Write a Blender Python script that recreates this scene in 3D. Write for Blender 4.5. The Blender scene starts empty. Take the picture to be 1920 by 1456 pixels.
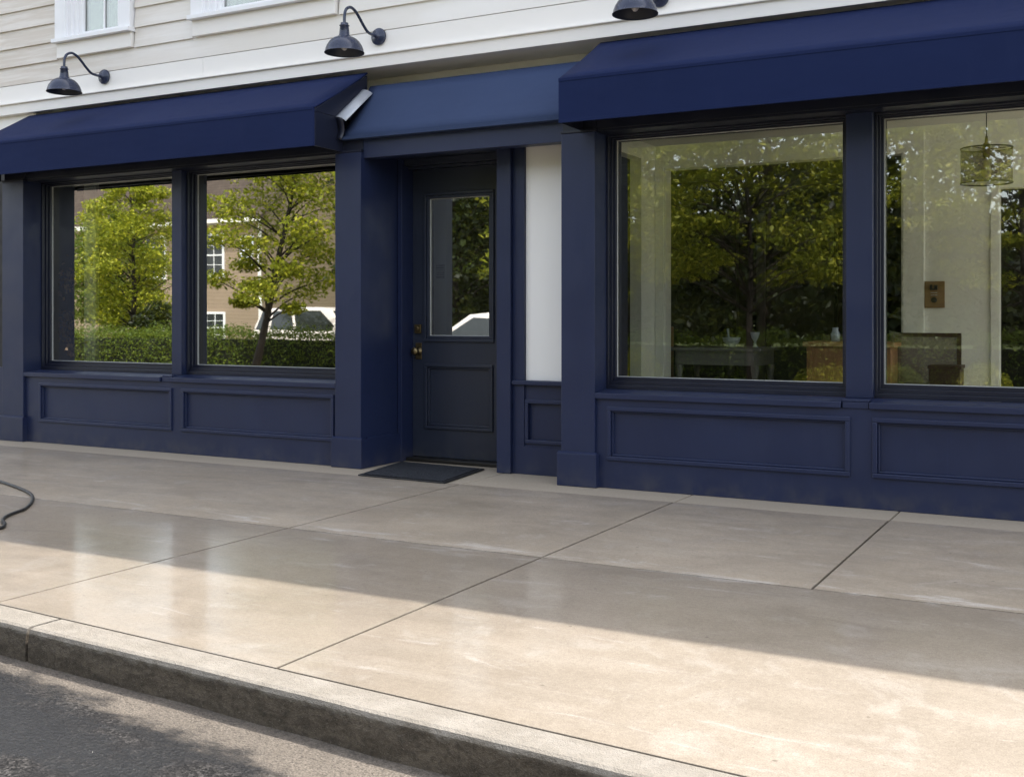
import bpy, bmesh, math, random
import numpy as np
from mathutils import Vector, Matrix
R_ = math.radians
scene = bpy.context.scene
C = scene.collection

# ------------------------------------------------------------------ camera, sky, sun, exposure
cam = bpy.data.cameras.new("camera"); camo = bpy.data.objects.new("camera", cam); C.objects.link(camo)
camo.location = (0, -6.32, 1.06); camo.rotation_euler = (R_(90), 0, R_(28.59))
cam.sensor_width = 36.0; cam.lens = 2090 / 1920 * 36.0; cam.shift_y = -136 / 1920; cam.clip_end = 2000; cam.clip_start = 0.05
scene.camera = camo
SUN_DIR = Vector((0.30, 0.455, 1.0)).normalized()          # from the ground towards the sun: behind the shop, high
SUN_EL = math.asin(SUN_DIR.z)
world = bpy.data.worlds.new("World"); scene.world = world; world.use_nodes = True
nt = world.node_tree; nt.nodes.clear()
wo = nt.nodes.new("ShaderNodeOutputWorld"); bg = nt.nodes.new("ShaderNodeBackground"); sky = nt.nodes.new("ShaderNodeTexSky")
sky.sky_type = 'NISHITA'; sky.sun_disc = False; sky.sun_elevation = SUN_EL
sky.sun_rotation = math.atan2(SUN_DIR.x, SUN_DIR.y)
sky.air_density = 1.0; sky.dust_density = 2.5; sky.ozone_density = 0.6
hs = nt.nodes.new("ShaderNodeHueSaturation"); hs.inputs['Saturation'].default_value = 0.42
nt.links.new(sky.outputs[0], hs.inputs['Color']); nt.links.new(hs.outputs[0], bg.inputs[0]); nt.links.new(bg.outputs[0], wo.inputs[0])
bg.inputs[1].default_value = 0.15
sun = bpy.data.lights.new("sun", 'SUN'); suno = bpy.data.objects.new("sun", sun); C.objects.link(suno)
sun.energy = 2.0; sun.angle = R_(0.35); sun.color = (1.0, 0.95, 0.88)
suno.rotation_euler = (-SUN_DIR).to_track_quat('-Z', 'Y').to_euler()
vs = scene.view_settings; vs.view_transform = 'Standard'; vs.look = 'None'; vs.gamma = 1.0; vs.exposure = 1.95
scene.render.engine = 'CYCLES'
cy = scene.cycles; cy.use_denoising = True; cy.max_bounces = 10; cy.transparent_max_bounces = 24; cy.diffuse_bounces = 5; cy.glossy_bounces = 5
cy.sample_clamp_indirect = 8.0; cy.caustics_reflective = False; cy.caustics_refractive = False

# ------------------------------------------------------------------ mesh helper
class MB:
    def __init__(s): s.v = []; s.f = []; s.mi = []; s.cur = 0
    def add(s, vs_, fs):
        b = len(s.v); s.v += [tuple(p) for p in vs_]
        for f in fs: s.f.append(tuple(b + i for i in f)); s.mi.append(s.cur)
        return s
    def box(s, x0, x1, y0, y1, z0, z1):
        return s.add([(x0,y0,z0),(x1,y0,z0),(x1,y1,z0),(x0,y1,z0),(x0,y0,z1),(x1,y0,z1),(x1,y1,z1),(x0,y1,z1)],
                     [(3,2,1,0),(4,5,6,7),(0,1,5,4),(1,2,6,5),(2,3,7,6),(3,0,4,7)])
    def prism(s, poly, axis, a, b):
        """extrude a 2-D polygon along axis ('x': poly is (y,z); 'y': (x,z); 'z': (x,y))"""
        n = len(poly)
        def P(p, t): return {'x': (t, p[0], p[1]), 'y': (p[0], t, p[1]), 'z': (p[0], p[1], t)}[axis]
        return s.add([P(p, a) for p in poly] + [P(p, b) for p in poly],
                     [tuple(range(n))[::-1], tuple(range(n, 2*n))] + [(i, (i+1) % n, n+(i+1) % n, n+i) for i in range(n)])
    def ring(s, x0, x1, z0, z1, w, y0, y1, wb=None, wt=None):
        """a rectangular frame in the XZ plane, mitre-free: jambs between rails"""
        wb = w if wb is None else wb; wt = w if wt is None else wt
        s.box(x0, x1, y0, y1, z0, z0+wb); s.box(x0, x1, y0, y1, z1-wt, z1)
        s.box(x0, x0+w, y0, y1, z0+wb, z1-wt); s.box(x1-w, x1, y0, y1, z0+wb, z1-wt); return s
    def tube(s, pts, r, n=10, cap=True):
        pts = [Vector(p) for p in pts]; rings = []
        rs = r if isinstance(r, (list, tuple)) else [r]*len(pts)
        up = Vector((0.123, 0.345, 1)).normalized(); prev = None
        for i, p in enumerate(pts):
            t = (pts[min(i+1, len(pts)-1)] - pts[max(i-1, 0)]).normalized()
            if prev is None:
                a = t.cross(up)
                if a.length < 1e-3: a = t.cross(Vector((1,0,0)))
            else: a = prev - t*prev.dot(t)
            a.normalize(); b = t.cross(a); prev = a
            rings.append([p + (a*math.cos(2*math.pi*k/n) + b*math.sin(2*math.pi*k/n))*rs[i] for k in range(n)])
        base = [q for rr in rings for q in rr]; fs = []
        for i in range(len(pts)-1):
            for k in range(n):
                fs.append((i*n+k, i*n+(k+1) % n, (i+1)*n+(k+1) % n, (i+1)*n+k))
        if cap: fs.append(tuple(range(n))[::-1]); fs.append(tuple((len(pts)-1)*n+k for k in range(n)))
        return s.add(base, fs)
    def lathe(s, prof, c, n=32, axis='z'):
        """profile [(r,h)...] round axis through c"""
        vs_ = []; fs = []
        for (r, h) in prof:
            for k in range(n):
                a = 2*math.pi*k/n; u, w = r*math.cos(a), r*math.sin(a)
                vs_.append({'z': (c[0]+u, c[1]+w, c[2]+h), 'y': (c[0]+u, c[1]+h, c[2]+w), 'x': (c[0]+h, c[1]+u, c[2]+w)}[axis])
        for i in range(len(prof)-1):
            for k in range(n): fs.append((i*n+k, i*n+(k+1) % n, (i+1)*n+(k+1) % n, (i+1)*n+k))
        return s.add(vs_, fs)
    def build(s, name, mat, parent=None, bevel=0, smooth=False, seg=2):
        me = bpy.data.meshes.new(name); me.from_pydata(s.v, [], s.f)
        for m in (mat if isinstance(mat, (list, tuple)) else [mat]): me.materials.append(m)
        if isinstance(mat, (list, tuple)): me.polygons.foreach_set('material_index', s.mi)
        bm = bmesh.new(); bm.from_mesh(me); bmesh.ops.recalc_face_normals(bm, faces=bm.faces); bm.to_mesh(me); bm.free()
        if smooth: me.polygons.foreach_set('use_smooth', [True]*len(me.polygons))
        o = bpy.data.objects.new(name, me); C.objects.link(o)
        if parent is not None: o.parent = parent
        if bevel:
            b = o.modifiers.new('bevel', 'BEVEL'); b.width = bevel; b.segments = seg; b.limit_method = 'ANGLE'; b.angle_limit = R_(35)
            b.harden_normals = False
        return o
def B(*a): return MB().box(*a)
def smooth_curve(pts, n=8):
    """Catmull-Rom through pts"""
    P = [Vector(p) for p in pts]; P = [2*P[0]-P[1]] + P + [2*P[-1]-P[-2]]; out = []
    for i in range(1, len(P)-2):
        for k in range(n):
            t = k/n; a, b, c, d = P[i-1], P[i], P[i+1], P[i+2]
            out.append(0.5*((2*b) + (c-a)*t + (2*a-5*b+4*c-d)*t*t + (3*b-a-3*c+d)*t**3))
    out.append(P[-2]); return out
def empty(name, loc=(0,0,0), rz=0):
    o = bpy.data.objects.new(name, None); C.objects.link(o); o.location = loc; o.rotation_euler = (0,0,rz); o.empty_display_size = .1; return o
def tag(o, label, cat, group=None):
    o['label'] = label; o['category'] = cat
    if group: o['group'] = group
    return o
def struct(o): o['kind'] = 'structure'; return o
def copy_tree(o, parent=None):
    c = o.copy(); C.objects.link(c)
    if parent is not None: c.parent = parent
    for ch in list(o.children): copy_tree(ch, c)
    return c

# ------------------------------------------------------------------ materials
class NT:
    def __init__(s, name):
        s.m = bpy.data.materials.new(name); s.m.use_nodes = True; s.t = s.m.node_tree; s.t.nodes.clear()
        s.out = s.n('ShaderNodeOutputMaterial')
    def n(s, typ, **kw):
        x = s.t.nodes.new(typ)
        for k, v in kw.items(): setattr(x, k, v)
        return x
    def l(s, a, b): s.t.links.new(a, b)
    def set(s, sock, v):
        if isinstance(v, bpy.types.NodeSocket): s.l(v, sock)
        else: sock.default_value = v
    def pos(s, scale=(1,1,1), loc=(0,0,0), rot=(0,0,0), obj=False):
        if obj: src = s.n('ShaderNodeTexCoord').outputs['Object']
        else: src = s.n('ShaderNodeNewGeometry').outputs['Position']
        m = s.n('ShaderNodeMapping'); s.l(src, m.inputs[0]); m.inputs['Scale'].default_value = scale; m.inputs['Location'].default_value = loc; m.inputs['Rotation'].default_value = rot
        return m.outputs[0]
    def noise(s, vec, scale, detail=4, rough=.55, dist=0):
        x = s.n('ShaderNodeTexNoise'); s.l(vec, x.inputs['Vector']); x.inputs['Scale'].default_value = scale
        x.inputs['Detail'].default_value = detail; x.inputs['Roughness'].default_value = rough; x.inputs['Distortion'].default_value = dist
        return x.outputs['Fac']
    def ramp(s, fac, a, b, lo=0., hi=1.):
        x = s.n('ShaderNodeMapRange'); s.l(fac, x.inputs[0]); x.inputs[1].default_value = a; x.inputs[2].default_value = b
        x.inputs[3].default_value = lo; x.inputs[4].default_value = hi; x.interpolation_type = 'SMOOTHSTEP'; return x.outputs[0]
    def math(s, op, a, b=0.):
        x = s.n('ShaderNodeMath', operation=op); s.set(x.inputs[0], a); s.set(x.inputs[1], b); return x.outputs[0]
    def mix(s, fac, a, b, mode='MIX'):
        x = s.n('ShaderNodeMix', data_type='RGBA', blend_type=mode); s.set(x.inputs[0], fac)
        s.set(x.inputs[6], a if isinstance(a, bpy.types.NodeSocket) else (*a, 1)); s.set(x.inputs[7], b if isinstance(b, bpy.types.NodeSocket) else (*b, 1)); return x.outputs[2]
    def bump(s, h, strength=.3, dist=.01, normal=None):
        x = s.n('ShaderNodeBump'); s.l(h, x.inputs['Height']); x.inputs['Strength'].default_value = strength; x.inputs['Distance'].default_value = dist
        if normal is not None: s.l(normal, x.inputs['Normal'])
        return x.outputs[0]
    def pr(s, color, rough=.5, metal=0., normal=None, spec=.5, **kw):
        p = s.n('ShaderNodeBsdfPrincipled')
        s.set(p.inputs['Base Color'], color if isinstance(color, bpy.types.NodeSocket) else (*color, 1)); s.set(p.inputs['Roughness'], rough)
        p.inputs['Metallic'].default_value = metal; s.set(p.inputs['Specular IOR Level'], spec)
        if normal is not None: s.l(normal, p.inputs['Normal'])
        for k, v in kw.items(): s.set(p.inputs[k.replace('_', ' ')], v)
        return p
    def done(s, sh): s.l(sh.outputs[0] if hasattr(sh, 'outputs') else sh, s.out.inputs[0]); return s.m

def m_simple(name, col, rough=.5, metal=0., var=.12, scale=6., bump=0., bscale=80., spec=.5, stretch=(1,1,1)):
    t = NT(name); v = t.pos(stretch)
    f = t.noise(v, scale, 5)
    lo = tuple(c*(1-var) for c in col); hi = tuple(min(1, c*(1+var)) for c in col)
    c = t.mix(f, lo, hi)
    nrm = t.bump(t.noise(v, bscale, 3), bump, .004) if bump else None
    r = t.ramp(t.noise(v, scale*2.3, 4), .3, .7, max(0, rough-.07), min(1, rough+.07))
    return t.done(t.pr(c, r, metal, nrm, spec))

def m_navy(name, col, rough=.42, grain=(90, 90, 3.0), gb=.05):
    t = NT(name); v = t.pos((1,1,1)); vg = t.pos(grain)
    f1 = t.noise(v, 1.3, 5); f2 = t.noise(vg, 1.0, 4, .7)
    c = t.mix(f1, tuple(x*.8 for x in col), tuple(x*1.2 for x in col))
    c = t.mix(t.ramp(f2, .55, .8, 0, .35), c, tuple(x*1.7+.004 for x in col))
    dz = t.n('ShaderNodeSeparateXYZ'); t.l(v, dz.inputs[0])                 # dust splashed up from the pavement
    d = t.math('MULTIPLY', t.ramp(dz.outputs[2], 0.0, .16, .30, 0.), t.ramp(t.noise(v, 9, 5), .35, .75))
    c = t.mix(d, c, (.11, .10, .085))
    n1 = t.bump(f2, gb, .002); n2 = t.bump(t.noise(v, 220, 2), .04, .001, n1); n2 = t.bump(t.noise(v, 2.2, 2), .05, .02, n2)
    r = t.ramp(t.noise(v, 4, 4), .3, .7, rough-.06, rough+.1)
    return t.done(t.pr(c, r, 0, n2, .45))

M = {}
M['navy'] = m_navy('navy_paint', (.0112, .0185, .056))
M['navy_dark'] = m_navy('navy_door_paint', (.018, .0235, .041), .38)
M['navy_frame'] = m_navy('navy_sash_paint', (.009, .0115, .025), .36)
M['white_paint'] = m_simple('white_trim_paint', (.84, .81, .765), .5, var=.03, scale=2.2, bump=.04, bscale=120, stretch=(.3, 1, 1))
M['white_wall'] = m_simple('smooth_white_wall', (.88, .865, .835), .55, var=.02, scale=1.5, bump=.03)
M['window_white'] = m_simple('white_window_paint', (.82, .82, .83), .4, var=.02)
M['lamp'] = m_simple('navy_enamel', (.022, .030, .062), .22, var=.1, scale=12)
M['lamp_inside'] = m_simple('dark_enamel_inside', (.03, .034, .045), .45)
M['brass'] = m_simple('aged_brass', (.19, .145, .075), .40, 1.0, var=.3, scale=60)
M['black'] = m_simple('black_rubber', (.012, .012, .013), .5, var=.2)
M['hose'] = m_simple('black_hose_rubber', (.006, .006, .007), .45, var=.2, scale=20)
M['dark_metal'] = m_simple('dark_metal', (.03, .028, .026), .4, .6)
M['steel'] = m_simple('pale_flashing_metal', (.50, .53, .58), .45, .3, var=.12, scale=14)
M['bead'] = m_simple('pale_glazing_bead', (.55, .56, .54), .4, var=.05)
M['bulb'] = m_simple('frosted_bulb_glass', (.8, .76, .68), .2)

def m_siding():
    t = NT('beige_clapboard_paint'); v = t.pos(); 
    sx = t.n('ShaderNodeSeparateXYZ'); t.l(v, sx.inputs[0])
    patch = t.noise(t.pos((.35, 1, 1.3)), 1.6, 5, .6); streak = t.noise(t.pos((1.5, 1, 26)), 1.0, 5, .65)
    c = t.mix(t.ramp(patch, .35, .7), (.74, .70, .635), (.81, .785, .745))
    left = t.ramp(sx.outputs[0], -9.0, -5.2, .9, .0)                      # weathered, dirtier end of the wall
    c = t.mix(t.math('MULTIPLY', left, t.ramp(streak, .36, .62, .45, 1)), c, (.58, .515, .435))
    c = t.mix(t.ramp(t.noise(t.pos((.8, 1, 60)), 1.5, 4, .7), .56, .8, 0, .28), c, (.60, .54, .46))
    n = t.bump(t.noise(t.pos((6, 1, 90)), 1.0, 4, .6), .18, .003)
    return t.done(t.pr(c, .55, 0, n, .35))
M['siding'] = m_siding()

def m_awning(name, col):
    t = NT(name); v = t.pos(); 
    w = t.n('ShaderNodeTexWave', wave_type='BANDS', bands_direction='X'); t.l(v, w.inputs[0]); w.inputs['Scale'].default_value = 180
    w2 = t.n('ShaderNodeTexWave', wave_type='BANDS', bands_direction='Z'); t.l(v, w2.inputs[0]); w2.inputs['Scale'].default_value = 180
    weave = t.math('ADD', w.outputs[1], w2.outputs[1])
    c = t.mix(t.noise(v, 1.1, 5), tuple(x*.85 for x in col), tuple(x*1.15 for x in col))
    dust = t.ramp(t.noise(t.pos((14, 3, 3), rot=(0, R_(35), 0)), 1., 5, .65), .5, .85, 0, .12)
    c = t.mix(dust, c, tuple(x*1.25+.02 for x in col))
    n = t.bump(weave, .12, .001); n = t.bump(t.noise(t.pos((1.1, 2, 2)), 1.3, 3), .45, .035, n)
    return t.done(t.pr(c, .75, 0, n, .12))
M['awning'] = m_awning('blue_awning_canvas', (.0085, .0165, .062))
M['apron'] = m_awning('blue_grey_awning_canvas', (.036, .054, .112))

def m_glass(name, base):
    t = NT(name)
    g = t.n('ShaderNodeBsdfGlossy'); g.inputs['Color'].default_value = (.93, .95, .90, 1); g.inputs['Roughness'].default_value = 0.012
    wv = t.noise(t.pos((1, 1, 1)), 1.3, 1); t.l(t.bump(wv, .05, .02), g.inputs['Normal'])
    tr = t.n('ShaderNodeBsdfTransparent'); tr.inputs['Color'].default_value = (.94, .97, .91, 1)
    fr = t.n('ShaderNodeFresnel'); fr.inputs[0].default_value = 1.5
    fac = t.math('MINIMUM', t.math('ADD', t.math('MULTIPLY', fr.outputs[0], 1.2), base), .95)
    mx = t.n('ShaderNodeMixShader'); t.l(fac, mx.inputs[0]); t.l(tr.outputs[0], mx.inputs[1]); t.l(g.outputs[0], mx.inputs[2])
    return t.done(mx)
M['glass'] = m_glass('window_glass', .165); M['glass_film'] = m_glass('reflective_film_glass', .47)
def m_clear():
    t = NT('clear_glass'); tr = t.n('ShaderNodeBsdfTransparent'); tr.inputs['Color'].default_value = (.97, .98, .97, 1); return t.done(tr)
M['clear'] = m_clear()

def m_concrete():
    t = NT('wet_pavement_concrete'); v = t.pos()
    sx = t.n('ShaderNodeSeparateXYZ'); t.l(v, sx.inputs[0])
    big = t.noise(t.pos((.6, .9, 1)), 1.3, 5, .6, .4)
    sweep = t.noise(t.pos((.55, 2.0, 1), rot=(0, 0, R_(14))), 1.7, 8, .66, .8)          # broom and squeegee sweeps, with reflected sheen painted in as paler tone
    sweep2 = t.noise(t.pos((.8, 2.6, 1), loc=(3, 7, 0), rot=(0, 0, R_(-9))), 1.6, 8, .68, 1.0)
    mid = t.noise(t.pos(loc=(5, 2, 0)), 11, 7, .68, .4); fine = t.noise(v, 60, 6, .75); grit = t.noise(v, 230, 4, .7); blot = t.noise(t.pos(loc=(9, 4, 0)), 3.6, 8, .7, .5)
    c = t.mix(t.ramp(big, .32, .68), (.268, .230, .180), (.310, .268, .213))
    c = t.mix(t.ramp(sweep, .50, .66, 0, .38), c, (.375, .335, .278))
    c = t.mix(t.ramp(sweep2, .52, .70, 0, .26), c, (.210, .176, .134))
    dry = t.math('MULTIPLY', t.ramp(sx.outputs[0], -2.6, -.9), t.ramp(sx.outputs[1], -2.3, -3.0))
    pale = t.ramp(t.math('ADD', blot, t.math('MULTIPLY', dry, .04)), .54, .68, 0, .55)
    c = t.mix(pale, c, (.39, .355, .305))
    jn = t.noise(t.pos((.9, 4, 1), loc=(2, 1, 0)), 1.6, 8, .74, .7)                      # lime left by drying water, plus wet sheen painted as pale streaks
    dj = t.math('ABSOLUTE', t.math('ADD', sx.outputs[1], 1.93))
    c = t.mix(t.ramp(t.math('ADD', jn, t.ramp(dj, .02, .26, .085, 0.)), .58, .70, 0, .60), c, (.47, .45, .42))
    c = t.mix(1., c, t.mix(t.ramp(mid, .30, .70), (.94, .93, .92), (1.05, 1.05, 1.05)), 'MULTIPLY')
    c = t.mix(1., c, t.mix(t.ramp(fine, .30, .70), (.88, .865, .85), (1.10, 1.10, 1.10)), 'MULTIPLY')
    c = t.mix(1., c, t.mix(t.ramp(grit, .32, .68), (.80, .78, .75), (1.16, 1.16, 1.16)), 'MULTIPLY')
    pts = t.n('ShaderNodeTexVoronoi'); t.l(v, pts.inputs['Vector']); pts.inputs['Scale'].default_value = 7
    c = t.mix(t.ramp(pts.outputs['Distance'], .030, .06, .7, 0.), c, (.12, .095, .07))
    pt2 = t.n('ShaderNodeTexVoronoi'); t.l(t.pos(loc=(4, 4, 0)), pt2.inputs['Vector']); pt2.inputs['Scale'].default_value = 26
    c = t.mix(t.math('MULTIPLY', t.ramp(pt2.outputs['Distance'], .05, .10, .6, 0.), t.ramp(big, .45, .55)), c, (.14, .11, .08))
    row = t.ramp(sx.outputs[1], -1.962, -1.958)                                       # rear slabs lightened, front slabs darkened, to offset the uneven light on them
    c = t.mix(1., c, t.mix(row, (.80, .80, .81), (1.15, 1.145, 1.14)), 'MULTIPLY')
    def line(sock, at, gate=None):
        d = t.math('ABSOLUTE', t.math('SUBTRACT', sock, at)); m_ = t.ramp(t.math('ADD', d, t.math('MULTIPLY', t.math('SUBTRACT', t.noise(v, 22, 4), .5), .010)), .004, .010, 1., 0.)
        return m_ if gate is None else t.math('MULTIPLY', m_, gate)
    dirt = line(sx.outputs[1], -1.96)
    for xx, gt in ((-3.65, None), (-2.23, None), (-1.05, row)): dirt = t.math('MAXIMUM', dirt, line(sx.outputs[0], xx, gt))
    c = t.mix(t.math('MULTIPLY', dirt, .5), c, (.06, .05, .038))
    wet = t.math('MULTIPLY', t.ramp(t.math('ADD', t.math('MULTIPLY', sweep2, .5), t.math('MULTIPLY', blot, .5)), .42, .58, .60, 1), t.math('SUBTRACT', 1., t.math('MULTIPLY', dry, .65)))
    n = t.bump(grit, .22, .003); n = t.bump(fine, .16, .005, n)
    film = t.bump(t.noise(t.pos((7, 34, 1), rot=(0, 0, R_(8))), 1.0, 3, .6), .07, .01); film = t.bump(grit, .035, .002, film)
    p = t.pr(c, t.ramp(wet, 0, 1, .66, .45), 0, n, .3)
    t.l(t.math('MULTIPLY', wet, .66), p.inputs['Coat Weight']); t.l(t.ramp(t.math('ADD', t.math('MULTIPLY', mid, .25), t.math('MULTIPLY', sweep, .75)), .40, .62, .022, .085), p.inputs['Coat Roughness']); p.inputs['Coat IOR'].default_value = 1.45
    t.l(film, p.inputs['Coat Normal'])
    return t.done(p)
M['concrete'] = m_concrete()
def m_strip():
    t = NT('dry_pavement_edge_concrete'); v = t.pos(); c = t.mix(t.noise(t.pos((.8, 3, 1)), 2, 6, .6), (.35, .295, .225), (.45, .39, .305))
    c = t.mix(t.ramp(t.noise(v, 60, 5, .7), .3, .7, 0, .4), c, (.26, .21, .15))
    return t.done(t.pr(c, .55, 0, t.bump(t.noise(v, 200, 3), .1, .002), .4))
M['strip'] = m_strip()
def m_kerb():
    t = NT('kerb_concrete'); v = t.pos(); g = t.n('ShaderNodeNewGeometry'); nz = t.n('ShaderNodeSeparateXYZ'); t.l(g.outputs['True Normal'], nz.inputs[0])
    pz = t.n('ShaderNodeSeparateXYZ'); t.l(v, pz.inputs[0])
    blot = t.noise(v, 9, 6, .65, .7); fine = t.noise(v, 60, 5, .7); grit = t.noise(v, 220, 3)
    top = t.mix(t.ramp(blot, .35, .7), (.195, .175, .146), (.248, .226, .194)); top = t.mix(t.ramp(fine, .4, .75, 0, .4), top, (.27, .235, .19))
    st = t.noise(t.pos((3, 3, 7)), 3.2, 6, .7, .9)
    face = t.mix(t.ramp(st, .34, .66), (.072, .058, .043), (.145, .119, .089)); face = t.mix(t.ramp(fine, .44, .70, 0, .6), face, (.030, .025, .020))
    face = t.mix(t.ramp(grit, .58, .74, 0, .7), face, (.24, .21, .17))
    edge = t.ramp(t.math('ADD', pz.outputs[2], t.math('MULTIPLY', t.math('SUBTRACT', blot, .5), .05)), -.028, -.006)   # darker face colour stops short of the arris
    c = t.mix(edge, face, top)
    n = t.bump(grit, .6, .005); n = t.bump(fine, .6, .010, n); n = t.bump(t.noise(v, 14, 3), .25, .02, n)
    return t.done(t.pr(c, .75, 0, n, .3))
M['kerb'] = m_kerb()
def m_asphalt():
    t = NT('wet_asphalt'); v = t.pos(); s = t.n('ShaderNodeSeparateXYZ'); t.l(v, s.inputs[0])
    big = t.noise(t.pos((.8, 1.7, 1), rot=(0, 0, R_(10))), 3.2, 7, .62, .5); mid = t.noise(v, 13, 6, .7, .4); fine = t.noise(v, 170, 5, .75); coarse = t.noise(v, 75, 4, .65)
    vo = t.n('ShaderNodeTexVoronoi'); t.l(v, vo.inputs['Vector']); vo.inputs['Scale'].default_value = 130
    kd = t.math('ADD', t.math('ADD', s.outputs[1], 3.86), t.math('MULTIPLY', t.math('ADD', s.outputs[0], 3.6), .066))     # distance from the kerb line
    drier = t.ramp(s.outputs[0], -2.9, -1.3)
    g0 = t.math('ADD', kd, t.math('MULTIPLY', t.math('SUBTRACT', t.noise(t.pos((1, 2, 1)), 4.5, 7, .68), .5), .34))
    gut = t.ramp(t.math('ADD', g0, t.math('MULTIPLY', drier, .20)), -.06, .055)
    c = t.mix(t.ramp(vo.outputs['Color'], .25, .95), (.007, .0065, .0062), (.052, .048, .045))
    c = t.mix(t.ramp(coarse, .52, .68, 0, .75), c, (.115, .106, .10))
    c = t.mix(t.ramp(mid, .40, .62, 0, .75), c, (.011, .010, .010))
    tan = t.mix(t.ramp(fine, .28, .72), (.10, .082, .064), (.235, .203, .168)); tan = t.mix(t.ramp(coarse, .50, .66, 0, .6), tan, (.06, .05, .041))
    c = t.mix(t.math('MULTIPLY', gut, .85), c, tan)
    wetm = t.math('MULTIPLY', t.ramp(t.math('SUBTRACT', big, t.math('MULTIPLY', drier, .10)), .38, .54), t.math('SUBTRACT', 1, t.math('MULTIPLY', gut, .85)))
    c = t.mix(t.math('MULTIPLY', wetm, .82), c, (.005, .005, .0055))
    n = t.bump(coarse, .7, .010); n = t.bump(vo.outputs['Distance'], .6, .006, n); n = t.bump(fine, .35, .004, n)
    p = t.pr(c, t.ramp(wetm, 0, 1, .80, .50), 0, n, .22)
    t.l(t.math('MULTIPLY', wetm, .8), p.inputs['Coat Weight']); p.inputs['Coat Roughness'].default_value = .10; p.inputs['Coat IOR'].default_value = 1.33
    t.l(t.bump(coarse, .9, .008), p.inputs['Coat Normal'])
    return t.done(p)
M['asphalt'] = m_asphalt()
M['joint'] = m_simple('joint_filler', (.055, .045, .035), .8)
def m_leaf(name, a, b, c3, trans=.4):
    t = NT(name); r = t.n('ShaderNodeNewGeometry').outputs['Random Per Island']
    cr = t.n('ShaderNodeValToRGB'); t.l(r, cr.inputs[0]); e = cr.color_ramp.elements
    e[0].position = 0; e[0].color = (*a, 1); e[1].position = 1; e[1].color = (*c3, 1); k = e.new(.55); k.color = (*b, 1)
    p = t.pr(cr.outputs[0], .5, 0, None, .25); tl = t.n('ShaderNodeBsdfTranslucent'); t.l(t.mix(.5, cr.outputs[0], (.30, .34, .03)), tl.inputs[0])
    mx = t.n('ShaderNodeMixShader'); mx.inputs[0].default_value = trans; t.l(p.outputs[0], mx.inputs[1]); t.l(tl.outputs[0], mx.inputs[2])
    return t.done(mx)
M['leaf_bright'] = m_leaf('bright_leaf', (.14, .17, .015), (.29, .32, .022), (.52, .49, .045), .40)
M['leaf_olive'] = m_leaf('olive_green_leaf', (.09, .11, .014), (.19, .215, .02), (.40, .38, .038), .38)
M['leaf_mid'] = m_leaf('mid_green_leaf', (.06, .095, .016), (.10, .15, .02), (.17, .21, .03), .36)
M['leaf_dark'] = m_leaf('dark_green_leaf', (.006, .011, .004), (.011, .018, .005), (.030, .044, .009), .2)  # darkened base colour makes the trees behind look less lit
M['leaf_dry'] = m_leaf('dried_flower_petal', (.42, .22, .11), (.58, .34, .18), (.75, .5, .3), .3)
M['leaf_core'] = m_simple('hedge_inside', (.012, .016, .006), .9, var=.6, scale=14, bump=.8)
M['bark'] = m_simple('tree_bark', (.035, .027, .021), .85, var=.5, scale=18, bump=.6, bscale=40, stretch=(1, 1, .25))
M['wood'] = m_simple('warm_brown_wood', (.30, .15, .065), .45, var=.4, scale=7, bump=.05, stretch=(6, 6, .5))
M['dark_wood'] = m_simple('dark_brown_wood', (.055, .026, .014), .45, var=.35, scale=7, stretch=(6, 6, .6))
M['oak'] = m_simple('oak_board', (.27, .165, .075), .5, var=.3, scale=9, stretch=(1, 4, 6))
M['int_wall'] = m_simple('interior_white_wall', (.87, .89, .87), .7, var=.015)
M['int_trim'] = m_simple('interior_white_trim', (.88, .90, .88), .45, var=.015)
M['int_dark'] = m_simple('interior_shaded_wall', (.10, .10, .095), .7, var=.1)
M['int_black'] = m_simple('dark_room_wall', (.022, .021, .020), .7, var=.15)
M['int_floor'] = m_simple('interior_oak_floor', (.44, .35, .25), .4, var=.2, scale=3, stretch=(6, .6, 1))
M['grey_paint'] = m_simple('pale_grey_furniture_paint', (.20, .205, .205), .5, var=.06)
M['china'] = m_simple('blue_white_china', (.42, .48, .60), .2, var=.35, scale=70)
M['tan_siding'] = None
def m_clap(name, a, b, pitch):
    t = NT(name); v = t.pos(); s = t.n('ShaderNodeSeparateXYZ'); t.l(v, s.inputs[0])
    fr = t.math('FRACT', t.math('DIVIDE', s.outputs[2], pitch))
    c = t.mix(t.noise(t.pos((1, 1, 8)), 2., 5), a, b); c = t.mix(t.ramp(fr, .0, .12, .8, 0), c, tuple(x*.35 for x in a))
    return t.done(t.pr(c, .65, 0, t.bump(fr, .8, .03), .3))
M['tan_siding'] = m_clap('tan_clapboard', (.33, .245, .175), (.42, .32, .235), .16)
M['pale_siding'] = m_clap('pale_clapboard', (.62, .57, .52), (.74, .69, .64), .15)
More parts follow.
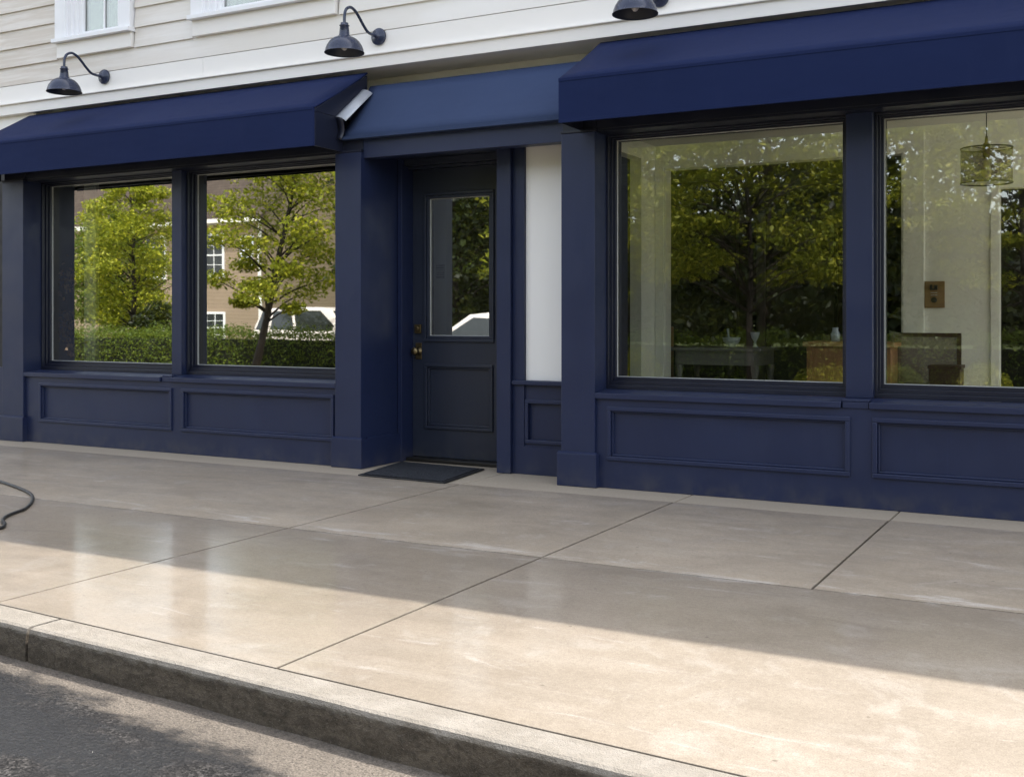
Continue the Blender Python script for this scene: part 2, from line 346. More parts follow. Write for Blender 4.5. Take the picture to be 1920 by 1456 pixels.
def m_shingle():
    t = NT('brown_roof_shingles'); v = t.pos(); br = t.n('ShaderNodeTexBrick'); tc = t.n('ShaderNodeTexCoord'); 
    mp = t.n('ShaderNodeMapping'); t.l(tc.outputs['Object'], mp.inputs[0]); mp.inputs['Rotation'].default_value = (0, 0, 0)
    sxyz = t.n('ShaderNodeSeparateXYZ'); t.l(v, sxyz.inputs[0]); cb = t.n('ShaderNodeCombineXYZ'); t.l(sxyz.outputs[0], cb.inputs[0]); t.l(sxyz.outputs[2], cb.inputs[1])
    t.l(cb.outputs[0], br.inputs[0]); br.inputs['Scale'].default_value = 2.2; br.inputs['Color1'].default_value = (.05, .037, .03, 1); br.inputs['Color2'].default_value = (.085, .064, .052, 1)
    br.inputs['Mortar'].default_value = (.03, .022, .018, 1); br.inputs['Mortar Size'].default_value = .03; br.inputs['Row Height'].default_value = .3
    c = t.mix(t.noise(v, 1.3, 5), br.outputs[0], (.10, .077, .063), 'MIX'); 
    c2 = t.mix(.55, br.outputs[0], c)
    return t.done(t.pr(c2, .9, 0, t.bump(br.outputs[1], .5, .03), .2))
M['shingle'] = m_shingle()
M['pane_dark'] = m_simple('house_window_pane', (.02, .024, .028), .06, var=.2, spec=.8)
M['car_white'] = m_simple('white_car_paint', (.72, .66, .62), .18, var=.02, spec=.6)
M['car_glass'] = m_simple('car_glass', (.02, .024, .022), .05, spec=.9)
M['tyre'] = m_simple('tyre_rubber', (.014, .014, .014), .75)
M['rim'] = m_simple('alloy_rim', (.45, .45, .46), .3, .8)
M['lens_red'] = m_simple('tail_lamp_lens', (.35, .02, .015), .15)
M['lens_white'] = m_simple('head_lamp_lens', (.7, .72, .74), .1)
M['chrome'] = m_simple('chrome', (.6, .6, .6), .12, 1.)
M['grass'] = m_simple('lawn_soil', (.075, .095, .028), .9, var=.5, scale=3, bump=.5)
M['far_concrete'] = m_simple('far_pavement', (.42, .36, .28), .7, var=.2, scale=2)
M['mat_pile'] = None
def m_mat():
    t = NT('doormat_pile'); v = t.pos(); vo = t.n('ShaderNodeTexVoronoi'); t.l(v, vo.inputs['Vector']); vo.inputs['Scale'].default_value = 75
    c = t.mix(t.ramp(t.noise(v, 160, 3), .3, .7), (.006, .007, .010), (.035, .039, .047)); 
    return t.done(t.pr(c, .85, 0, t.bump(vo.outputs['Distance'], 1., .008), .3))
M['mat_pile'] = m_mat()
M['paper'] = None
def m_notice():
    t = NT('notice_paper'); v = t.pos(); s = t.n('ShaderNodeSeparateXYZ'); t.l(v, s.inputs[0])
    f = t.math('FRACT', t.math('MULTIPLY', s.outputs[2], 55.)); c = t.mix(t.math('MULTIPLY', t.ramp(f, .45, .55), t.ramp(t.noise(v, 160, 2), .42, .5)), (.78, .79, .76), (.25, .26, .25))
    return t.done(t.pr(c, .6))
M['paper'] = m_notice()
def m_mesh():
    t = NT('woven_mesh'); v = t.pos(); 
    d = t.n('ShaderNodeBsdfDiffuse'); t.l(t.mix(t.noise(v, 90, 4), (.16, .13, .09), (.26, .22, .16)), d.inputs[0]); tr = t.n('ShaderNodeBsdfTransparent')
    mx = t.n('ShaderNodeMixShader'); mx.inputs[0].default_value = .62; t.l(tr.outputs[0], mx.inputs[1]); t.l(d.outputs[0], mx.inputs[2]); return t.done(mx)
M['mesh'] = m_mesh()
def m_shade():
    t = NT('gold_mesh_lamp_shade'); v = t.pos(); d = t.pr(t.mix(t.noise(t.pos((60, 60, 2)), 1, 3), (.13, .11, .05), (.22, .185, .08)), .45, .2); tr = t.n('ShaderNodeBsdfTransparent')
    mx = t.n('ShaderNodeMixShader'); mx.inputs[0].default_value = .55; t.l(tr.outputs[0], mx.inputs[1]); t.l(d.outputs[0], mx.inputs[2]); return t.done(mx)
M['shade'] = m_shade()

# ------------------------------------------------------------------ ground, pavement, kerb, road
KA = -0.066
def kerb_y(x): return -3.62 + KA*(x+3.62)
XL, XR = -60.0, 40.0
MB().add([(-400,-400,-.42),(400,-400,-.42),(400,400,-.42),(-400,400,-.42)], [(0,1,2,3)]).build('ground', M['grass'])
struct(bpy.data.objects['ground'])
def slab(mb, x0, x1, y0, y1, z0=-.10, z1=0.0):
    g = .0045
    if callable(y0): mb.prism([(x0+g, y0(x0)+g), (x1-g, y0(x1)+g), (x1-g, y1-g), (x0+g, y1-g)], 'z', z0, z1)
    else: mb.box(x0+g, x1-g, y0+g, y1-g, z0, z1)
sw = MB()
front = [XL, -40, -20, -12.2, -8.9, -3.65, -2.23, 0.62, 2.1, 3.6, 8, 14, 24, XR]
back = [XL, -40, -20, -12.2, -9.4, -3.65, -2.23, -1.05, 0.4, 1.8, 3.6, 8, 14, 24, XR]
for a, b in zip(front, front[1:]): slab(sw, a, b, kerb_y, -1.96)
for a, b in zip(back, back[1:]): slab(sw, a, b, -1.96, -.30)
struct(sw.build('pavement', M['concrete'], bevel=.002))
st = MB()
for a, b in zip([XL, -9.4, -3.65, -2.23, -1.05, .4, XR], [-9.4, -3.65, -2.23, -1.05, .4, XR]): slab(st, a, b, -.30, .70, -.1, -.002)
struct(st.build('pavement_edge_strip', M['strip'], bevel=.004))
struct(MB().add([(XL, kerb_y(XL), -.035), (XR, kerb_y(XR), -.035), (XR, .7, -.035), (XL, .7, -.035)], [(0,1,2,3)]).build('pavement_bed', M['joint']))
kb = MB(); segs = [XL, -30, -15.3, -12.3, -9.3, -6.27, -3.255, 0.75, 3.8, 6.8, 12, 20, XR]
for a, b in zip(segs, segs[1:]):
    g = .008; n = max(1, int((b-a)/.25)) if -13 < a < 7 else 1
    rnd = random.Random(int(a*10)); cols = []
    for i in range(n+1):
        x = a+g + (b-a-2*g)*i/n; y = kerb_y(x); w = .004*rnd.uniform(-1, 1)
        cols.append([(x, y-.006, -.35), (x, y-.006, 0.0), (x, y-.118+w, .001), (x, y-.130+w, -.004), (x, y-.136+w, -.016), (x, y-.138+w*2, -.06), (x, y-.140, -.35)])
    vs_ = [p for c in cols for p in c]; k = 7; fs = []
    for i in range(n):
        for j in range(k-1): fs.append((i*k+j, (i+1)*k+j, (i+1)*k+j+1, i*k+j+1))
    fs += [tuple(range(k)), tuple(n*k+j for j in range(k))[::-1]]
    kb.add(vs_, fs)
struct(kb.build('kerb', M['kerb'], smooth=False))
struct(MB().add([(XL, kerb_y(XL)-.10, -.112), (XR, kerb_y(XR)-.10, -.112), (XR, -10.2, -.26), (XL, -10.2, -.26)], [(0,1,2,3)]).build('road', M['asphalt']))
struct(MB().box(XL, XR, -10.35, -10.2, -.40, -.13).box(XL, XR, -12.0, -10.355, -.40, -.135).build('far_pavement', M['far_concrete'], bevel=.01))
struct(MB().box(XL, XR, -26, -16.0, -.41, -.30).build('far_driveway', M['far_concrete']))

# ------------------------------------------------------------------ the shop building
shop = tag(empty('shop_building', (0, 0.3, 0)), 'navy painted shopfront building with large windows below white clapboard siding', 'shop building')
def part(mb, name, mat, parent=shop, bevel=.0025, **kw):
    """world-space geometry parented under a thing: keeps the world position"""
    o = mb.build(name, mat, None, bevel, **kw); o.parent = parent
    if parent.parent is None and parent.type == 'EMPTY': o.matrix_parent_inverse = Matrix.LocRotScale(parent.location, parent.rotation_euler, parent.scale).inverted()
    return o
BXL, BXR = -26.0, 2.6
ROOF = 6.60
PIL = [(-8.404, -8.137), (-4.849, -4.627), (-3.079, -2.849), (0.29, 0.52)]
HEAD = 2.20; SILL = .585
# masonry core of the upper floor and roof
part(B(BXL, .56, .43, 12.0, 2.86, ROOF-.25), 'wall', M['int_dark'], bevel=0)
part(B(.561, BXR, .333, .45, 2.86, ROOF-.25).box(.561, BXR, 5.6, 12.0, .04, ROOF-.25).box(BXR-.1, BXR, .4505, 5.5995, 2.56, ROOF-.25), 'added_court_wall', M['int_wall'], bevel=0)  # unseen court added to bring daylight into the right-hand room
part(B(BXL-.1, .5, .14, 12.2, ROOF-.2, ROOF).box(.501, BXR+.1, .14, .55, ROOF-.2, ROOF).box(.501, BXR+.1, 5.6, 12.2, ROOF-.2, ROOF).box(BXR-.1, BXR+.1, .5505, 5.5995, ROOF-.2, ROOF).box(BXL, BXR, .22, .33, ROOF-.36, ROOF-.2005), 'roof', M['white_paint'], bevel=.004)  # roof left open above the added court
# recessed white ground-floor wall: left of the bays, beside the door, right of the bays
for a, b, c, d, e in ((BXL, -8.404, .5, .60, 2.8495), (-3.507, -3.079, .42, .627, 2.55), (.52, BXR, .5, .60, 2.8495)): part(B(a, b, .31, c, d, e), 'wall', M['white_wall'])
part(B(BXL, BXR, .333, .72, 2.850, 2.859), 'soffit', M['white_paint'], bevel=0)
part(B(-8.404, .52, .60, .66, 2.535, 2.8495), 'upper_wall_back', M['white_wall'], bevel=0)
part(B(-4.79, -2.955, .302, .36, 2.60, 2.722), 'canopy_ledger', M['navy_frame'], bevel=.002)
for a, b in ((BXL, -8.404), (.52, BXR)): part(B(a, b, .28, .5, 0, .60), 'wall_base', M['navy'])
# belt trim between floors
part(B(BXL, BXR, .255, .33, 2.848, 2.942).box(BXL, BXR, .235, .33, 2.936, 2.948), 'belt_trim', M['white_paint'], bevel=.003)
part(B(BXL, -6.4, .286, .33, 2.950, 3.112).box(-6.3985, -1.2, .286, .33, 2.950, 3.112).box(-1.1985, BXR, .286, .33, 2.950, 3.112), 'frieze_board', M['white_paint'], bevel=.002)
# clapboards, cut round the two upper windows
UW = [(-8.095, -7.16, 3.28, 5.0), (-6.51, -5.055, 3.28, 5.0)]
sd = MB(); z = 3.116; e = .1635; k = 0
while z < ROOF - .36:
    z1 = min(z+e, ROOF-.35); cuts = sorted((a, b) for a, b, c, d in UW if c < z1-.01 and d > z+.01); xs = BXL; spans = []
    for a, b in cuts: spans.append((xs, a)); xs = b
    spans.append((xs, BXR))
    for a, b in spans:
        joints = [a]
        jx = [-6.40, -13.3, 1.1, 6][k % 4] if k % 2 else [-10.9, -2.3, -17, 4.2][k % 4]
        if a+.3 < jx < b-.3: joints.append(jx)
        joints.append(b)
        for p, q in zip(joints, joints[1:]):
            sd.prism([(.283, z), (.33, z), (.33, z1+.01), (.3005, z1+.01)] if z1+.01 < ROOF else [(.283, z), (.33, z), (.33, z1), (.30, z1)], 'x', p+.0007, q-.0007)
    z += e; k += 1
part(sd, 'clapboard_siding', M['siding'], bevel=0)
# upper windows
def upper_window(x0, x1, gx0, gx1, zs, muntin):
    f = MB()
    ztop = 4.85
    f.box(x0, gx0-.15, .245, .345, zs+.035, ztop); f.box(gx1+.06, x1, .245, .345, zs+.035, ztop)        # casings
    f.box(x0, x1, .245, .345, ztop, ztop+.12)
    o = part(f, 'upper_window', M['window_white'], bevel=.003)
    part(B(x0-.012, x1+.012, .215, .345, zs, zs+.034), 'window_sill', M['window_white'], o)
    part(B(x0+.005, x1-.005, .262, .33, zs-.125, zs-.001), 'apron_board', M['white_paint'], o)
    j = MB()
    for i, (w, y) in enumerate([(.15, .275), (.105, .30), (.06, .318)]):
        wl = w; wr = w*.4
        j.box(gx0-w, gx0-w+.0445, y, .345, zs+.035, ztop); j.box(gx1+wr-.0235, gx1+wr, y, .345, zs+.035, ztop)
    j.box(gx0-.0155, gx0, .325, .36, zs+.085, ztop); j.box(gx1, gx1+.001, .325, .36, zs+.085, ztop)
    j.box(gx0-.15, gx1+.06, .322, .36, zs+.035, zs+.085)
    if muntin: j.box(muntin-.009, muntin+.009, .33, .352, zs+.086, ztop-.002)
    part(j, 'sash', M['window_white'], o, bevel=.002)
    part(B(gx0, gx1, .340, .346, zs+.085, ztop), 'glass_pane', M['glass'], o, bevel=0)
    return o
upper_window(-8.08, -7.172, -7.80, -7.37, 3.41, -7.565)
upper_window(-6.495, -5.068, -6.215, -5.20, 3.41, None)
# dark rooms behind the upper glass
# (the core wall sits right behind each pane)
# shopfront bays ---------------------------------------------------------------
def pilaster(x0, x1, wrap=None):
    y1 = .42 if wrap else .309
    o = part(B(x0, x1, -.025, y1, .005, HEAD), 'pilaster', M['navy'], bevel=.003)
    pl = MB().box(x0-.02, x1+.02, -.047, (y1 if wrap else .03), .0, .203)
    pl.prism([(-.047, .2035), (-.0255, .2035), (-.0255, .214), (-.040, .208)], 'x', x0-.02, x1+.02)
    if wrap: pl.box(x1+.0005, x1+.018, .0305, y1, .203, .210)
    part(pl, 'plinth', M['navy'], o, bevel=.003)
    part(B(x0-.004, x1+.004, -.03, .012, HEAD+.0008, HEAD+.016), 'capital_bead', M['navy_frame'], o, bevel=.002)
    return o
for i, (a, b) in enumerate(PIL): pilaster(a, b, wrap=(i == 1))
def raised_ring(mb, x0, x1, z0, z1):
    w = .026
    for (a, b, c, d) in ((x0, x1, z0, z0+w), (x0, x1, z1-w, z1), (x0, x0+w, z0+w, z1-w), (x1-w, x1, z0+w, z1-w)):
        mb.box(a, b, -.013, .03, c, d)
    w2 = .012
    for (a, b, c, d) in ((x0+w, x1-w, z0+w, z0+w+w2), (x0+w, x1-w, z1-w-w2, z1-w), (x0+w, x0+w+w2, z0+w+w2, z1-w-w2), (x1-w-w2, x1-w, z0+w+w2, z1-w-w2)):
        mb.box(a, b, .004, .03, c, d)
def bulkhead(x0, x1, panels):
    z0, z1 = .0, .548
    pz0, pz1 = .172, .502; mb = MB(); xs = x0
    mb.box(x0, x1, 0, .10, z0, pz0+.004); mb.box(x0, x1, 0, .10, pz1-.004, z1)
    for a, b in panels: mb.box(xs, a+.004, 0, .10, pz0+.004, pz1-.004); xs = b-.004
    mb.box(xs, x1, 0, .10, pz0+.004, pz1-.004)
    o = part(mb, 'bulkhead', M['navy'], bevel=0)
    for a, b in panels:
        p = part(B(a+.004, b-.004, .020, .09, pz0+.0045, pz1-.0045), 'bulkhead_panel', M['navy'], o, bevel=0)
        r = MB(); raised_ring(r, a, b, pz0, pz1); part(r, 'panel_moulding', M['navy'], o, bevel=.004)
    return o
bulkhead(-8.137, -4.849, [(-7.963, -6.440), (-6.339, -4.875)])
bulkhead(-2.849, .29, [(-2.774, -1.310), (-1.190, .215)])
def bay(xa, ma, mb_, xb, glass):
    """two panes between pilasters xa..xb with a mullion ma..mb_"""
    part(B(xa, xb, 0.0, .11, HEAD+.017, 2.46).box(xa, xb, .1105, .28, 2.2165, 2.56), 'fascia', M['navy_frame'], bevel=.002)
    part(B(xa, xb, .0, .30, HEAD, HEAD+.016), 'head_soffit', M['navy_frame'], bevel=0)
    part(B(ma, mb_, .10, .24, .60, HEAD-.001), 'mullion', M['navy'], bevel=.003)
    for x0, x1 in ((xa, ma), (mb_, xb)):
        f = MB()
        zb = .600
        for w, wb, wt, y0, y1 in ((.0145, .026, .010, .153, .184), (.027, .050, .018, .185, .209), (.0405, .074, .026, .210, .232)):
            f.ring(x0+.0005, x1-.0005, zb, HEAD-.0005, w, y0, y1, wb, wt)
        f.ring(x0+.0005, x1-.0005, zb, HEAD-.0005, .042, .2575, .30, .076, .028)
        o = part(f, 'shop_window', M['navy_frame'], bevel=.0018)
        if x0 == xa: part(B(ma+.0035, mb_-.0005, -.008, .152, .549, .5825).box(ma, mb_, .0, .30, .583, .599), 'sill_block', M['navy'], bevel=.003)
        s = MB(); s.box(x0 - (.004 if x0 == xa else -.004), x1 - (.003), -.022, .152, .549, .585); s.prism([(.0, .586), (.152, .586), (.152, .6), (.12, .6)], 'x', x0+.001, x1-.001)
        part(s, 'window_sill', M['navy'], o, bevel=.004)
        part(MB().ring(x0+.0405, x1-.0405, zb+.074, HEAD-.026, .0035, .2325, .2395), 'glazing_bead', M['bead'], o, bevel=0)
        gl = MB(); gx0, gx1, gz0, gz1 = x0+.038, x1-.038, zb+.072, HEAD-.024
        gl.box(gx0, gx1, .240, .246, gz0, gz1); gl.mi = [1, 1, 0, 1, 1, 1]
        part(gl, 'glass_pane', [glass, M['clear']], o, bevel=0)
bay(-8.137, -6.548, -6.445, -4.849, M['glass_film'])
bay(-2.849, -1.355, -1.209, .29, M['glass'])
# fix the fascia over the pilasters
for a, b in PIL: part(B(a, b, -.004, .10, HEAD+.017, 2.325).box(a, b, .1005, .28, HEAD+.017, 2.44), 'fascia', M['navy_frame'], bevel=.002)
# door surround ----------------------------------------------------------------
DX0, DX1 = -4.627, -3.60
part(B(-4.6265, -3.0795, .004, .10, 2.157, 2.335), 'door_beam', M['navy'], bevel=.003)
part(B(-4.6265, -3.0795, .1005, .30, 2.20, 2.44).box(-4.6265, -3.52, .301, .70, 2.20, 2.5), 'recess_ceiling', M['navy_dark'], bevel=0)
part(B(-3.700, -3.593, .25, .64, .0, 2.229).box(-3.593, -3.507, .285, .42, .0, 2.229), 'door_casing', M['navy'], bevel=.003)
part(B(-4.6265, -4.586, .4205, .70, .0, 2.199), 'door_casing', M['navy'], bevel=.003)
hd = MB().box(-4.5855, -3.7005, .45, .60, 2.150, 2.199).box(-4.5855, -3.7005, .50, .60, 2.134, 2.1495)
part(hd, 'door_head', M['navy_dark'], bevel=.002)
part(B(-4.5855, -3.7005, .47, .66, .0, .026), 'threshold', M['dark_metal'], bevel=.004)
# short bulkhead below the white panel
sp = MB().box(-3.5925, -3.079, .283, .36, .0, .186).box(-3.5925, -3.079, .293, .36, .1865, .196).box(-3.5925, -3.079, .30, .36, .1965, .232).box(-3.5925, -3.079, .30, .36, .476, .598)
sp.box(-3.5925, -3.489, .30, .36, .2325, .4755).box(-3.16, -3.079, .30, .36, .2325, .4755)
o = part(sp, 'bulkhead', M['navy'], bevel=0)
part(B(-3.4885, -3.1605, .318, .36, .2325, .4755), 'bulkhead_panel', M['navy'], o, bevel=0)
r = MB()
for (a, b, c, d) in ((-3.505, -3.145, .205, .231), (-3.505, -3.145, .474, .500), (-3.505, -3.479, .231, .474), (-3.171, -3.145, .231, .474)): r.box(a, b, .287, .33, c, d)
part(r, 'panel_moulding', M['navy'], o, bevel=.004)
part(B(-3.5925, -3.0795, .262, .36, .5985, .6265), 'window_sill', M['navy'], o, bevel=.004)
# door leaf ----------------------------------------------------------------------
LX0, LX1, LY = -4.5835, -3.703, .56
gz0, gz1, gx0, gx1 = .885, 1.945, -4.470, -3.905
pz0, pz1, px0, px1 = .235, .712, -4.476, -3.900
lf = MB()
lf.box(LX0, gx0, LY, LY+.045, .03, 2.132); lf.box(gx1, LX1, LY, LY+.045, .03, 2.132)
lf.box(gx0, gx1, LY, LY+.045, gz1, 2.132); lf.box(gx0, gx1, LY, LY+.045, pz1-.012, gz0); lf.box(gx0, gx1, LY, LY+.045, .03, pz0+.012)
door = part(lf, 'door', M['navy_dark'], bevel=.0)
r = MB().ring(gx0-.014, gx1+.014, gz0-.014, gz1+.014, .022, LY-.014, LY-.0005).ring(gx0+.008, gx1-.008, gz0+.008, gz1-.008, .022, LY-.004, LY+.02)
part(r, 'glass_moulding', M['navy_dark'], door, bevel=.004)
part(MB().ring(gx0+.030, gx1-.030, gz0+.030, gz1-.030, .004, LY+.012, LY+.0195), 'glazing_bead', M['bead'], door, bevel=0)
gl = MB().box(gx0+.028, gx1-.028, LY+.0205, LY+.0265, gz0+.028, gz1-.028); gl.mi = [1, 1, 0, 1, 1, 1]
part(gl, 'glass_pane', [M['glass_film'], M['clear']], door, bevel=0)
part(B(gx0+.0005, gx1-.0005, LY+.012, LY+.04, pz0+.0125, pz1-.0125), 'door_panel', M['navy_dark'], door, bevel=0)
r = MB().ring(px0, px1, pz0, pz1, .024, LY-.013, LY+.02).ring(px0+.0245, px1-.0245, pz0+.0245, pz1-.0245, .014, LY-.002, LY+.02)
part(r, 'panel_moulding', M['navy_dark'], door, bevel=.004)
kn = MB().lathe([(0, -.004), (.031, -.004), (.031, -.010), (.014, -.013), (.012, -.032), (.020, -.038), (.029, -.050), (.030, -.060), (.024, -.070), (0, -.074)], (-4.530, LY, .801), 24, 'y')
part(kn, 'door_knob', M['brass'], door, bevel=0, smooth=True)
part(B(-4.557, -4.503, LY-.007, LY-.0005, .742, .862), 'knob_plate', M['brass'], door, bevel=.003)
part(B(-4.560, -4.506, LY-.016, LY-.0005, .932, .998).lathe([(0, -.016), (.017, -.016), (.017, -.026), (0, -.027)], (-4.533, LY, .965), 20, 'y'), 'deadbolt', M['brass'], door, bevel=.003)

# interior of the right-hand room (part of the building) ----------------------------
IX0, IX1, IY = -3.47, .55, 2.60
OX0, OX1, OZ = -3.39, -1.454, 2.30
fl = B(-9.0, -4.63, .12, 9.0, -.05, .04).box(-4.6295, -3.075, .705, 9.0, -.05, .04).box(-3.0745, 2.55, .12, 9.0, -.05, .04); part(fl, 'interior_floor', M['int_floor'], bevel=0)
part(B(IX0-.1, .56, .302, IY+.2, 2.50, 2.53), 'ceiling', M['int_wall'], bevel=0)
iw = MB()
iw.box(OX1, -.775, IY, IY+.12, .04, 2.5); iw.box(OX0, OX1, IY, IY+.12, OZ, 2.5); iw.box(IX0-.10, OX0, IY, IY+.12, .04, 2.5)
iw.box(-.775, .10, IY, IY+.12, 2.0, 2.5); iw.box(.10, .56, IY, IY+.12, .04, 2.5); iw.box(.50, .56, IY+.121, 6.5, .04, 2.86)
iw.box(IX0-.10, IX0, 2.28, IY, .04, 2.5); iw.box(IX0-.10, IX0, 1.45, 2.28, 2.36, 2.5); iw.box(IX0-.10, IX0, .43, 1.45, .04, 2.5)
part(iw, 'interior_wall', M['int_wall'], bevel=0)
it = MB()
it.box(OX1, OX1+.155, IY-.022, IY-.0005, .04, OZ+.155); it.box(OX0-.075, OX0, IY-.022, IY-.0005, .04, OZ+.155); it.box(OX0, OX1, IY-.022, IY-.0005, OZ, OZ+.155)
it.box(OX1-.012, OX1-.0005, IY-.01, IY+.13, .04, OZ); it.box(OX0+.0005, OX0+.012, IY-.01, IY+.13, .04, OZ)
it.box(-.835, -.7755, IY-.018, IY-.0005, .04, 2.05)
part(it, 'interior_trim', M['int_trim'], bevel=.003)
# dim back room seen through the wide opening
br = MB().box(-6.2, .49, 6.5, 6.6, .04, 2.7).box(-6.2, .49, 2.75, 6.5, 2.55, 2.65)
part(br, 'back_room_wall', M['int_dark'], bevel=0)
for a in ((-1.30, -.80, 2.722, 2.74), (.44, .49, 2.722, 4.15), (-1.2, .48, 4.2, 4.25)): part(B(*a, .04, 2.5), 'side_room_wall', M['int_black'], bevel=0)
bt = MB().box(-4.6, -4.5, 6.46, 6.4995, .04, 2.15).box(-3.72, -3.62, 6.46, 6.4995, .04, 2.15).box(-4.6, -3.62, 6.46, 6.4995, 2.15, 2.25)
part(bt, 'door_frame', M['grey_paint'], bevel=.003)
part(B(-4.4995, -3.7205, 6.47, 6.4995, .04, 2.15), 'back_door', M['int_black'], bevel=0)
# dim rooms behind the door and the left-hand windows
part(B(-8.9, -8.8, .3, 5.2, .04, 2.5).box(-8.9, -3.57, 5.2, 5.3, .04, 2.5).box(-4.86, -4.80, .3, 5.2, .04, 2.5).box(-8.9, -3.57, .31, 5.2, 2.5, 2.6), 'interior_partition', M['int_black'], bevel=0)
part(B(-4.683, -4.562, 1.00, 1.08, .04, 2.5), 'interior_post', M['int_trim'], bevel=.004)
part(B(-7.92, -7.775, .42, .46, .04, 2.5), 'interior_post', M['int_trim'], bevel=.004)

# ------------------------------------------------------------------ awnings
def awning(x0, x1, label, flap=None):
    a = empty('awning', ((x0+x1)/2, .3, 2.2)); tag(a, label, 'awning', 'navy shopfront awnings')
    yf, zb, zf, zt, yt = -.33, 2.212, 2.478, 2.826, .285
    t = .012; n = 24; rnd = random.Random(3)
    slope = MB(); xs = [x0+(x1-x0)*i/n for i in range(n+1)]; m = 6; grid = []
    for i, x in enumerate(xs):
        for j in range(m+1):
            f = j/m; sag = -.006*math.sin(math.pi*f) * (1+.5*math.sin(i*1.9))
            grid.append((x, yf+(yt-yf)*f, zf+(zt-zf)*f+sag))
    top = [(i*(m+1)+j, (i+1)*(m+1)+j, (i+1)*(m+1)+j+1, i*(m+1)+j+1) for i in range(n) for j in range(m)]
    slope.add(grid, top); o = part(slope, 'slope_panel', M['awning'], a, bevel=0, smooth=True)
    sol = o.modifiers.new('solid', 'SOLIDIFY'); sol.thickness = t; sol.offset = -1
    v = MB(); v.prism([(yf, zb), (yf+t, zb), (yf+t, zf-.012), (yf, zf+.001)], 'x', x0, x1)
    v.box(x0, x1, yf-.003, yf-.0005, zf-.018, zf+.002); v.box(x0, x1, yf-.003, yf-.0005, zb, zb+.018)
    part(v, 'valance', M['awning'], a, bevel=.002)
    for side, x in ((-1, x0), (1, x1)):
        xa, xb = (x+.0005, x+t) if side < 0 else (x-t, x-.0005)
        e1 = MB().prism([(yf+.0125, zf-.014), (yt, zt-.022), (yt, zf-.03), (yf+.0125, zf-.03)], 'x', xa, xb)
        e1.prism([(yf+.0125, zb+.002), (.0, zb-.0), (.0, zf-.05), (-.03, zf-.033), (yf+.0125, zf-.031)], 'x', xa+.001*side, xb+.001*side)
        part(e1, 'end_panel', M['navy_frame'], a, bevel=.002)
    fr = MB().tube([(x0+.03, yf+.03, zf-.03), (x1-.03, yf+.03, zf-.03)], .012, 8).tube([(x0+.03, yf+.03, zb+.02), (x1-.03, yf+.03, zb+.02)], .012, 8)
    part(fr, 'frame_rail', M['dark_metal'], a, bevel=0, smooth=True)
    if flap:
        xf = x1+.001; pts = [(-.09, 2.446), (.225, 2.690)]
        f = MB(); cs = []
        for k in range(6):
            u = k/5; cs.append((xf+.088*u, .010*math.sin(math.pi*u) - .035*u))
        for (y, z) in pts:
            pass
        vs_ = [(xx, y, zz+z) for (y, z) in pts for (xx, zz) in cs]; f.add(vs_, [(i, i+1, 6+i+1, 6+i) for i in range(5)])
        o = part(f, 'flashing_flap', M['steel'], a, bevel=0, smooth=True); so = o.modifiers.new('solid', 'SOLIDIFY'); so.thickness = .004
        g = MB(); prof = []
        for k in range(9):
            u = k/8; prof.append((-.09+.05*math.sin(u*2.2) - .03*u, 2.444-.15*u))
        vs_ = []
        for (y, z) in prof: vs_ += [(xf, y, z), (xf+.060*(1-.35*((2.444-z)/.15)**2), y, z-.012)]
        g.add(vs_, [(2*i, 2*i+1, 2*i+3, 2*i+2) for i in range(8)])
        o = part(g, 'curled_end', M['navy_frame'], a, bevel=0, smooth=True); so = o.modifiers.new('solid', 'SOLIDIFY'); so.thickness = .004
    return a
awning(-8.46, -4.796, 'navy awning over the two windows left of the door, grey flap on its end', True)
awning(-2.948, .40, 'navy awning over the two large windows right of the door')
ap = tag(empty('door_canopy', (-3.87, .3, 2.3)), 'sloping blue grey canvas canopy above the door between the two awnings', 'canopy')
g = MB(); n, m = 20, 6; x0, x1 = -4.783, -2.962; grid = []
for i in range(n+1):
    for j in range(m+1):
        f = j/m; grid.append((x0+(x1-x0)*i/n, -.05+.352*f, 2.306+.420*f-.004*math.sin(math.pi*f)*(1+.6*math.sin(i*1.3))))
g.add(grid, [(i*(m+1)+j, (i+1)*(m+1)+j, (i+1)*(m+1)+j+1, i*(m+1)+j+1) for i in range(n) for j in range(m)])
o = part(g, 'canopy_cloth', M['apron'], ap, bevel=0, smooth=True); so = o.modifiers.new('solid', 'SOLIDIFY'); so.thickness = .01; so.offset = -1
part(B(x0, x1, -.053, -.051, 2.288, 2.309).box(x0, x1, -.050, .003, 2.288, 2.296), 'hem', M['apron'], ap, bevel=.001)

